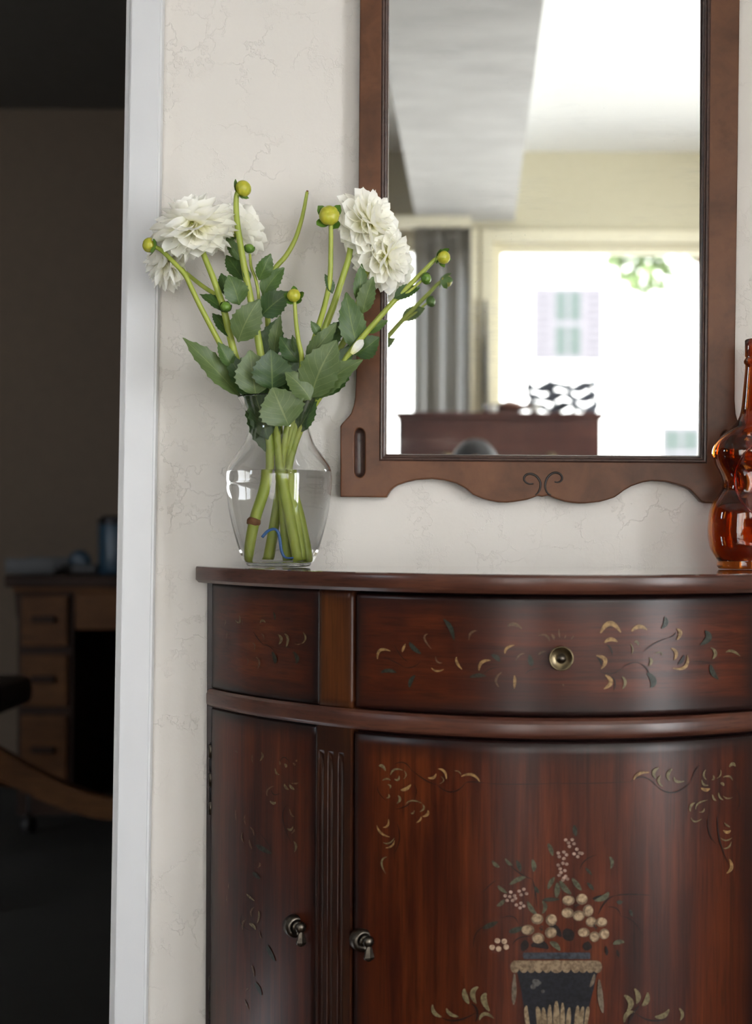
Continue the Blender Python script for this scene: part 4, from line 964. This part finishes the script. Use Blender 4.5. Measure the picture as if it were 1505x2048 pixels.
# corner bracket at the desk's left end
prism('bracket', [(dxl+.015, zt-.05), (pl, zt-.05), (pl, zt-.16), (pl-.01, zt-.11)], fy+.06, fy+.5, M_oakd, desk)
M_teal = plain('teal_plastic', (.012, .035, .06), (.010, .03, .05), rough=.4)
q = bk(232, 1130, fy+.25); hh = (1128-1012)/F*(D+fy+.25); rq = 35/F*(D+fy+.25)
tum = empty('water_tumbler', (q.x, fy+.25, zt), 'tall dark teal tumbler on the desk in the dark room', 'tumbler')
lathe('body', [(0, zt), (rq*.9, zt), (rq*.95, zt+.006), (rq, zt+hh*.84), (rq*.96, zt+hh*.86)], M_teal, tum, (q.x, fy+.25, 0), None, 28)
lathe('lid', [(rq*.97, zt+hh*.85), (rq*1.0, zt+hh*.87), (rq*.98, zt+hh*.95), (rq*.85, zt+hh), (0, zt+hh)], M_blackmetal, tum, (q.x, fy+.25, 0), None, 28)
q0, q1 = bk(28, 1140, fy+.3), bk(125, 1140, fy+.3)
kb = empty('desk_tray', ((q0.x+q1.x)/2, fy+.3, zt), 'flat dark tray lying on the desk in the dark room', 'tray')
M_blk = plain('black_plastic', (.02, .018, .018), rough=.5)
box('tray_base', q0.x, q1.x, fy+.2, fy+.45, zt, zt+.012, M_blk, kb, .003)
for ya, yb in ((fy+.2, fy+.212), (fy+.438, fy+.45)): box('tray_rim', q0.x, q1.x, ya, yb, zt+.0121, zt+.05, M_blk, kb, .002)
q = bk(160, 1125, fy+.3)
ro = empty('tape_dispenser', (q.x, fy+.3, zt), 'small dark rounded tape dispenser beside the tray on the desk', 'tape dispenser')
bm = bmesh.new(); bbox(bm, q.x-.06, q.x+.06, fy+.27, fy+.33, zt, zt+.03, .008); bmo('base', bm, M_blk, ro)
lathe('roll', [(.012, -.012), (.035, -.012), (.037, 0), (.035, .012), (.012, .012)], M_teal, ro, (q.x, fy+.3, zt+.04), (0, 1, 0), 24)
# swivel chair with a curved wooden star base
cy_ = 1.95; cxx = bk(-172, 1500, cy_).x
ch = empty('swivel_chair', (cxx, cy_, 0), 'wooden swivel chair with a curved star base in the dark room', 'chair')
M_leather = plain('dark_leather', (.02, .014, .012), rough=.5)
zhub = bk(0, 1490, cy_).z
for k in range(5):
    a = math.radians(k*72+2); u = Vector((math.cos(a), math.sin(a), 0)); w = Vector((-u.y, u.x, 0)); vs, fs = [], []
    for i in range(13):
        t = i/12; c = Vector((cxx, cy_, 0))+u*(.04+.52*t); zc = zhub+.02-.19*(math.sin(t*math.pi/2)**1.6)+.0; hh_ = .045-.018*t; ww = .026-.006*t
        for sx, sz in ((-1, -1), (1, -1), (1, 1), (-1, 1)): vs.append(c+w*(sx*ww)+Vector((0, 0, zc+sz*hh_)))
    for i in range(12):
        for j in range(4): qn = (j+1) % 4; fs.append((i*4+j, i*4+qn, (i+1)*4+qn, (i+1)*4+j))
    fs += [(0, 1, 2, 3), (48, 49, 50, 51)]
    lg = pyd('leg', vs, fs, M_oak, ch)
    tip = Vector((cxx, cy_, 0))+u*.55; zt_ = zhub+.02-.19
    lathe('caster', [(0, -.014), (.026, -.014), (.028, 0), (.026, .014), (0, .014)], M_blk, lg, (tip.x, tip.y, .028), w, 16)
    lathe('stalk', [(.006, .03), (.006, zt_-.02)], M_blk, lg, (tip.x, tip.y, 0), None, 10)
lathe('column', [(.05, zhub-.06), (.055, zhub+.04), (.028, zhub+.06), (.024, .43)], M_oak, ch, (cxx, cy_, 0), None, 20)
bm = bmesh.new(); bbox(bm, cxx-.25, cxx+.25, cy_-.24, cy_+.24, .42, .50, .03); bmo('seat', bm, M_leather, ch)
bm = bmesh.new(); bbox(bm, cxx-.22, cxx+.22, cy_-.27, cy_-.21, .60, .98, .025); bmo('backrest', bm, M_leather, ch)
for s in (-1, 1): tube('back_post', [Vector((cxx+s*.13, cy_-.2, .44)), Vector((cxx+s*.13, cy_-.25, .55)), Vector((cxx+s*.13, cy_-.24, .7))], .014, M_oak, ch, 8)

# ---------------------------------------------------------------- the room seen in the mirror
WL = -RY
M_pane, nt, b = mat('window_pane'); tr = N(nt, 'ShaderNodeBsdfTransparent'); gl = N(nt, 'ShaderNodeBsdfGlossy'); gl.inputs['Roughness'].default_value = .0
mx = N(nt, 'ShaderNodeMixShader'); fr = N(nt, 'ShaderNodeFresnel'); fr.inputs[0].default_value = 1.25
nt.links.new(fr.outputs[0], mx.inputs[0]); nt.links.new(tr.outputs[0], mx.inputs[1]); nt.links.new(gl.outputs[0], mx.inputs[2]); nt.links.new(mx.outputs[0], nt.nodes['Material Output'].inputs[0])
def window(name, x0, x1, z0, z1, cas=.055, muntins=()):
    w_ = bpy.data.objects.new(name, None); COL.objects.link(w_); w_.location = ((x0+x1)/2, RY, z0); w_['kind'] = 'structure'
    for a in ((x0-cas, x0, z0-cas, z1+cas), (x1, x1+cas, z0-cas, z1+cas), (x0, x1, z1, z1+cas), (x0, x1, z0-cas, z0)):
        box('window_casing', a[0], a[1], RY, RY+.02, a[2], a[3], M_cream, w_, .003)
    f = .035
    for a in ((x0, x0+f, z0, z1), (x1-f, x1, z0, z1), (x0+f, x1-f, z1-f, z1), (x0+f, x1-f, z0, z0+f)):
        box('window_frame', a[0], a[1], RY-.09, RY-.04, a[2], a[3], M_cream, w_, .003)
    for xm in muntins: box('mullion', xm-.02, xm+.02, RY-.09, RY-.04, z0+f, z1-f, M_cream, w_, .003)
    xs = [x0+f]+list(muntins)+[x1-f]
    for i in range(len(xs)-1): box('pane', xs[i], xs[i+1], RY-.068, RY-.064, z0+f, z1-f, M_pane, w_)
    return w_
window('window_1', WX[3], WX[4], .6, WT, .05)
def side_window(name, x, dr, ya, yb, za, zb, bars):
    w_ = bpy.data.objects.new(name, None); COL.objects.link(w_); w_.location = (x, (ya+yb)/2, za); w_['kind'] = 'structure'
    f = .05; xa, xb = x+dr*.03, x+dr*.08
    for a in ((ya, ya+f, za, zb), (yb-f, yb, za, zb), (ya+f, yb-f, zb-f, zb), (ya+f, yb-f, za, za+f)): box('window_frame', xa, xb, a[0], a[1], a[2], a[3], M_cream, w_, .003)
    ys = [ya+f]+[ya+(yb-ya)*k/(bars+1) for k in range(1, bars+1)]+[yb-f]
    for y in ys[1:-1]: box('mullion', xa, xb, y-.02, y+.02, za+f, zb-f, M_cream, w_, .003)
    for k in range(len(ys)-1): box('pane', x+dr*.053, x+dr*.057, ys[k], ys[k+1], za+f, zb-f, M_pane, w_)
side_window('door_1', RX1, 1, *GD, 1); side_window('window_3', RX0, -1, *LW, 0)
window('window_2', WX[1], WX[2], .02, WT, .05, (-.62,))
# tall chest in front of the picture window
CLs = 3.62
a0, a1 = refl(790, 822, CLs), refl(1209, 822, CLs)
M_chest = wood('chest_mahogany', [(.3, (.035, .0125, .011)), (.55, (.075, .028, .021)), (.8, (.12, .046, .031))], (4, 40, 60), rough=.4)
cz_ = a0.z-.002
chest = empty('tall_chest', ((a0.x+a1.x)/2, -CLs-.2, 0), 'tall reddish brown chest before the window, seen in the mirror', 'chest')
box('top_board', a0.x, a1.x, -CLs, -CLs-.42, cz_-.02, cz_, M_chest, chest, .004)
box('body', a0.x+.012, a1.x-.012, -CLs-.015, -CLs-.41, .06, cz_-.02, M_chest, chest, .003)
hz = [cz_-.03, cz_-.26, cz_-.50, cz_-.75, cz_-1.0, .08]
for k in range(5):
    dr_ = box('drawer', a0.x+.03, a1.x-.03, -CLs-.016, -CLs-.004, hz[k+1]+.008, hz[k]-.004, M_chest, chest, .003)
    for s in (.25, .75):
        x = a0.x+(a1.x-a0.x)*s; lathe('knob', [(.006, 0), (.006, .012), (.016, .018), (.015, .026), (0, .03)], M_brass, dr_, (x, -CLs-.004, (hz[k+1]+hz[k])/2-.02), (0, 1, 0), 16)
for x in (a0.x+.04, a1.x-.04):
    for y in (-CLs-.05, -CLs-.37): box('foot', x-.025, x+.025, y-.025, y+.025, 0, .06, M_chest, chest, .004)
# lidded wooden dish
q = refl(1015, 815, CLs+.15); rq = 48/F*(D+CLs+.15)
dish = empty('wooden_dish', (q.x, -CLs-.15, cz_), 'low reddish wooden dish on the tall chest, seen in the mirror', 'dish')
lathe('bowl', [(0, cz_), (rq*.5, cz_), (rq*.55, cz_+.012), (rq*.9, cz_+.022), (rq, cz_+.034), (rq*.96, cz_+.036), (0, cz_+.030)], plain('red_wood', (.16, .055, .03), rough=.4), dish, (q.x, -CLs-.15, 0), None, 28)
lathe('lid', [(rq*.55, cz_+.036), (rq*.45, cz_+.045), (rq*.1, cz_+.055), (0, cz_+.057)], plain('red_wood_lid', (.20, .075, .035), rough=.4), dish, (q.x+.01, -CLs-.15, 0), None, 28)
# scrolled iron rack
q = refl(1122, 815, CLs+.2); kx = 1/F*(D+CLs+.2); M_iron = plain('wrought_iron', (.12, .13, .16), rough=.5, metal=.2)
rack = empty('iron_rack', (q.x, -CLs-.2, cz_), 'dark wrought iron scroll rack on the tall chest, seen in the mirror', 'rack')
R = random.Random(4)
for k, y in enumerate((-.04, 0, .04)):
    for lo in (18, 38, 58):
        pts = [Vector((q.x+x*kx, -CLs-.2+y, cz_+(lo+7*math.sin(x*.09+k+lo))*kx)) for x in range(-68, 74, 10)]
        tube('rail', spline(pts, 3), .0075, M_iron, rack, 6)
for x in (-60, -20, 22, 66):
    pts = [Vector((q.x+(x+6*math.sin(i))*kx, -CLs-.2+(-.04 if i % 2 else .04), cz_+.004+i*11*kx)) for i in range(7)]
    tube('upright', spline(pts, 3), .0085, M_iron, rack, 6)
pts = [Vector((q.x+(-20+(15-.9*i)*math.cos(i*.6))*kx, -CLs-.2, cz_+(55+(14-.9*i)*math.sin(i*.6))*kx)) for i in range(14)]
tube('scroll', spline(pts, 3), .0075, M_iron, rack, 6)
for px_, lb in ((985, 'small white cup at the left of the wooden dish on the chest'), (1070, 'small white cup between the wooden dish and the iron rack')):
    q = refl(px_, 818, CLs+.08); tag(lathe('white_cup', [(0, cz_), (.016, cz_), (.022, cz_+.03), (.0195, cz_+.03), (.014, cz_+.004), (0, cz_+.004)], plain('white_ceramic', (.75, .72, .66), rough=.3), None, (q.x, -CLs-.08, 0), None, 20), lb, 'cup', 'white cups on the chest')
# vertical blind drawn aside at the patio door
M_slat = plain('grey_blind_vinyl', (.34, .32, .28), (.28, .265, .235), rough=.55, scale=(3, 3, .6))
bl_ = empty('vertical_blind', (-.15, -WL+.09, 0), 'grey vertical blind slats gathered beside the patio door, in the mirror', 'blind')
box('head_rail', -1.2, -.02, -WL+.06, -WL+.12, WT+.04, WT+.085, M_cream, bl_, .004)
for k in range(8):
    x = -.232+k*.0275; ang = math.radians((58, 70, 40, 72, 64, 50, 75, 60)[k]); c, s = math.cos(ang)*.04, math.sin(ang)*.04; vs = []
    for z in (.06, WT+.04):
        for t in (-1, -.33, .33, 1): vs.append((x+c*t, -WL+.09+s*t+.004*(1-t*t), z))
    o = pyd('slat', vs, [(0, 1, 5, 4), (1, 2, 6, 5), (2, 3, 7, 6)], M_slat, bl_, True); md = o.modifiers.new('thickness', 'SOLIDIFY'); md.thickness = .0015
wq0, wq1 = refl(971, 600, WL-.04), refl(971, 800, WL-.04)
tag(tube('blind_wand', [wq0, (wq0+wq1)/2, wq1-Vector((0, 0, .1))], [.006, .011, .011], M_blackmetal, None, 8), 'thin dark wand hanging at the edge of the picture window', 'wand')
# pendant lamp added out of the mirror's view to brighten ceiling and window wall
LX, LY, LZ = 1.55, -3.05, 1.98
M_dome, nt, b = mat('added_lamp_glass'); b.inputs['Emission Color'].default_value = (1, .88, .70, 1); b.inputs['Emission Strength'].default_value = 5; b.inputs['Base Color'].default_value = (.9, .87, .8, 1)
lamp = empty('added_fill_lamp', (LX, LY, ZC), 'added round pendant lamp, out of view, brightening the ceiling and window wall', 'lamp')
lathe('canopy', [(.0, ZC), (.06, ZC), (.055, ZC-.02), (.01, ZC-.025)], M_brass, lamp, (LX, LY, 0), None, 32)
tube('cord', [Vector((LX, LY, ZC-.02)), Vector((LX, LY, LZ+.1))], .004, M_blackmetal, lamp, 8)
lathe('shade', [(.02, LZ+.115), (.05, LZ+.11), (.10, LZ+.06), (.12, LZ), (.10, LZ-.06), (.05, LZ-.105), (0, LZ-.115)], M_dome, lamp, (LX, LY, 0), None, 32)
lb = light('added_fill_light', 'POINT', (LX, LY, LZ), (0, 0, 0), 48, (1, .90, .75), shadow_soft_size=.125); lb.parent = lamp; lb.location = (0, 0, LZ-ZC)
# outside: ground, neighbour's house, tree
M_gr = plain('pale_paving', (.60, .58, .54), (.52, .50, .46), rough=.9, scale=(.6, .6, .6))
struct(box('ground', -30, 30, -40, RY-.12, -.35, -.3, M_gr))
HL = 16.0; M_sid = plain('white_siding', (.84, .84, .84), (.82, .82, .82), rough=.7)
M_shut = plain('lilac_shutter', (.105, .097, .113), rough=.6); M_dkp = plain('dark_window_glass', (.04, .055, .05), rough=.35)
hs = empty('neighbour_house', (2, -HL-.3, -.3), 'white sided neighbour house outside, seen through the window in the mirror', 'house')
box('wall', -9, 9, -HL, -HL-.3, -.3, 6.2, M_sid, hs)
pr2 = [( -9.3, 6.2), (9.3, 6.2), (8.6, 7.6), (-8.6, 7.6)]
prism('roof', pr2, -HL+.4, -HL-5, plain('grey_shingle', (.25, .25, .26), rough=.9), hs)
def hwin(p0, p1, shut=True):
    a, c = refl(*p0, HL), refl(*p1, HL); w = c.x-a.x; y = -HL
    if shut:
        xa, xb = a.x+w*.27, c.x-w*.27
        for sx0, sx1 in ((a.x, xa), (xb, c.x)):
            s_ = box('shutter', sx0, sx1, y, y+.05, c.z, a.z, M_shut, hs, .01)
            for k in range(10):
                z = c.z+(a.z-c.z)*(k+.5)/10; box('louvre', sx0+.04, sx1-.04, y+.045, y+.07, z-.025, z+.02, M_shut, s_)
    else: xa, xb = a.x, c.x
    f = box('window', xa, xb, y, y+.06, c.z, a.z, M_shut, hs, .01)
    zm = (a.z+c.z)/2
    for za, zb in ((c.z+.05, zm-.03), (zm+.03, a.z-.05)):
        xm = (xa+xb)/2
        for ua, ub in ((xa+.04, xm-.015), (xm+.015, xb-.04)): box('pane', ua, ub, y+.055, y+.066, za, zb, M_dkp, f)
hwin((1066, 575), (1206, 721)); hwin((1322, 852), (1402, 960), False)
tr_ = empty('garden_tree', (2.3, -11.5, -.3), 'leafy green tree outside at the right of the picture window, in the mirror', 'tree')
TL = 11.5; tb = refl(1450, 640, TL)
M_bark = plain('bark', (.12, .09, .06), rough=.9); M_fol = plain('foliage', (.12, .16, .06), (.085, .135, .045), rough=.6)
tube('trunk', spline([Vector((tb.x+.5, -TL, -.3)), Vector((tb.x+.45, -TL, 1.5)), Vector((tb.x+.2, -TL, 2.6)), refl(1380, 480, TL), refl(1290, 470, TL)], 5), [.16-.005*i for i in range(21)], M_bark, tr_, 10)
vs, fs = [], []; R = random.Random(12)
for cpx, cpy, rr2, nn in ((1285, 545, 40, 90), (1330, 515, 38, 80), (1235, 510, 22, 34), (1390, 430, 110, 300), (1300, 440, 60, 110)):
    c = refl(cpx, cpy, TL)
    for k in range(nn):
        v = Vector((R.gauss(0, 1), R.gauss(0, 1), R.gauss(0, 1))); v = v*(rr2/F*(D+TL)*.55)
        a = c+v; d1 = Vector((R.uniform(-1, 1), R.uniform(-1, 1), R.uniform(-1, .3))).normalized()*.11; d2 = d1.cross(Vector((R.uniform(-1, 1), R.uniform(-1, 1), R.uniform(-1, 1)))).normalized()*.045
        k0 = len(vs); vs += [a, a+d1*.5+d2, a+d1, a+d1*.5-d2]; fs.append((k0, k0+1, k0+2, k0+3))
me = bpy.data.meshes.new('foliage'); me.from_pydata([tuple(v) for v in vs], [], fs); fo = link_mesh('foliage', me, M_fol, tr_); fo['kind'] = 'stuff'

# ---------------------------------------------------------------- the photographer kneeling behind the camera (hair shows in the mirror)
M_hair = plain('dark_hair', (.018, .016, .018), (.010, .009, .011), rough=.5, scale=(300, 300, 40)); M_skin = plain('skin', (.50, .31, .23), rough=.5); M_shirt = plain('navy_shirt', (.035, .045, .075), rough=.8); M_jean = plain('jeans', (.03, .045, .08), rough=.85)
py_ = -(D+.32)
per = empty('person', (0, py_, 0), 'person behind the camera, only the dark top of the head showing low in the mirror', 'person')
def skin(name, verts, edges, rad, m, parent, root_i=0, lv=2):
    me = bpy.data.meshes.new(name); me.from_pydata([tuple(Vector(v)-root_of(parent).location) for v in verts], edges, []); o = bpy.data.objects.new(name, me); COL.objects.link(o); o.parent = parent
    md = o.modifiers.new('skin', 'SKIN'); md.use_smooth_shade = True
    for i, r in enumerate(rad): me.skin_vertices[0].data[i].radius = r if isinstance(r, tuple) else (r, r)
    me.skin_vertices[0].data[root_i].use_root = True
    sd = o.modifiers.new('sub', 'SUBSURF'); sd.levels = lv; sd.render_levels = lv
    me.materials.append(m); return o
bv = [(0, py_-.06, .36), (0, py_-.03, .50), (0, py_-.01, .66), (0, py_+.02, .80), (0, py_+.04, .92), (0, py_+.07, 1.00)]
be = [(i, i+1) for i in range(5)]; brd = [(.15, .12), (.13, .10), (.14, .10), (.15, .10), (.055, .055), (.07, .08)]
for s_ in (-1, 1):
    k = len(bv)
    bv += [(s_*.17, py_+.02, .81), (s_*.22, py_+.05, .62), (s_*.12, py_+.20, .74), (s_*.085, py_+.265, .83)]; brd += [.055, .042, .034, .028]; be += [(3, k), (k, k+1), (k+1, k+2), (k+2, k+3)]
    k = len(bv)
    bv += [(s_*.09, py_-.03, .30), (s_*.13, py_+.22, .08), (s_*.12, py_+.02, .06), (s_*.11, py_-.22, .055)]; brd += [.085, .062, .05, .04]; be += [(0, k), (k, k+1), (k+1, k+2), (k+2, k+3)]
skin('body', bv, be, brd, M_shirt, per)
hc = Vector((0, py_+.09, 1.048))
def headpt(th, ph, gx=1, off=0):
    v = Vector((math.sin(th)*math.cos(ph)*.076, math.sin(th)*math.sin(ph)*.094, math.cos(th)*.113)); 
    if v.z < 0: v.x *= 1+.9*v.z; v.y *= 1+.5*v.z
    return hc+v*(1+off)
vs, fs = [], []; m1, m2 = 20, 28
for j in range(m1+1):
    for i in range(m2):
        th, ph = math.pi*j/m1, 2*math.pi*i/m2; o_ = 0
        fd = abs((ph-math.pi/2+math.pi) % (2*math.pi)-math.pi)
        if fd < .2 and 1.45 < th < 1.95: o_ = .20*(1-fd/.2)*(th-1.4)/.55
        vs.append(headpt(th, ph, 1, o_))
for j in range(m1):
    for i in range(m2): q = (i+1) % m2; fs.append((j*m2+i, j*m2+q, (j+1)*m2+q, (j+1)*m2+i))
head = pyd('head', vs, fs, M_skin, per, True)
vs, fs = [], []
for j in range(m1+1):
    for i in range(m2):
        ph = 2*math.pi*i/m2; fd = abs((ph-math.pi/2+math.pi) % (2*math.pi)-math.pi); lim = .95+1.15*min(1, fd/1.1)**2
        vs.append(headpt(lim*j/m1, ph, 1, .07+.015*math.sin(i*2.1)))
for j in range(m1):
    for i in range(m2): q = (i+1) % m2; fs.append((j*m2+i, j*m2+q, (j+1)*m2+q, (j+1)*m2+i))
pyd('hair', vs, fs, M_hair, head, True)
for s_ in (-1, 1):
    lathe('ear', [(0, 0), (.016, .002), (.02, .006), (.012, .010), (0, .008)], M_skin, head, hc+Vector((s_*.070, 0, -.01)), (s_, 0, 0), 12, True, 1.5, .8)
    lathe('eye', [(0, -.010), (.008, -.006), (.010, 0), (.008, .006), (0, .010)], plain('eye_white', (.7, .7, .7), (.05, .03, .02), rough=.2), head, hc+Vector((s_*.03, .083, .005)), (0, 1, 0), 12)
    wr = Vector((s_*.085, py_+.265, .83))
    hv = [wr, wr+Vector((-s_*.004, .02, .05))]; he = [(0, 1)]; hr = [.026, (.03, .016)]
    for f in range(4):
        k = len(hv); b0 = wr+Vector((-s_*(.004), .034-.018*f, .085-.004*abs(f-1)))
        hv += [b0, b0+Vector((-s_*.022, .004, .022)), b0+Vector((-s_*.042, .006, .014))]; hr += [.010, .009, .008]; he += [(1, k), (k, k+1), (k+1, k+2)]
    k = len(hv); hv += [wr+Vector((-s_*.02, -.02, .045)), wr+Vector((-s_*.042, -.026, .062))]; hr += [.011, .009]; he += [(1, k), (k, k+1)]
    skin('hand', hv, he, hr, M_skin, per, 0, 1)
cm = empty('camera_body', (0, -(D+.07), .88), 'black camera held up by the person reflected low in the mirror', 'camera')
box('body', -.066, .066, -(D+.10), -(D+.05), .872, .962, M_blk, cm, .006)
lathe('lens', [(.034, 0), (.034, .03), (.031, .036), (.031, .044)], M_blk, cm, (0, -(D+.05), CZ), (0, 1, 0), 28)
box('viewfinder', -.02, .02, -(D+.09), -(D+.055), .9621, .98, M_blk, cm, .003)
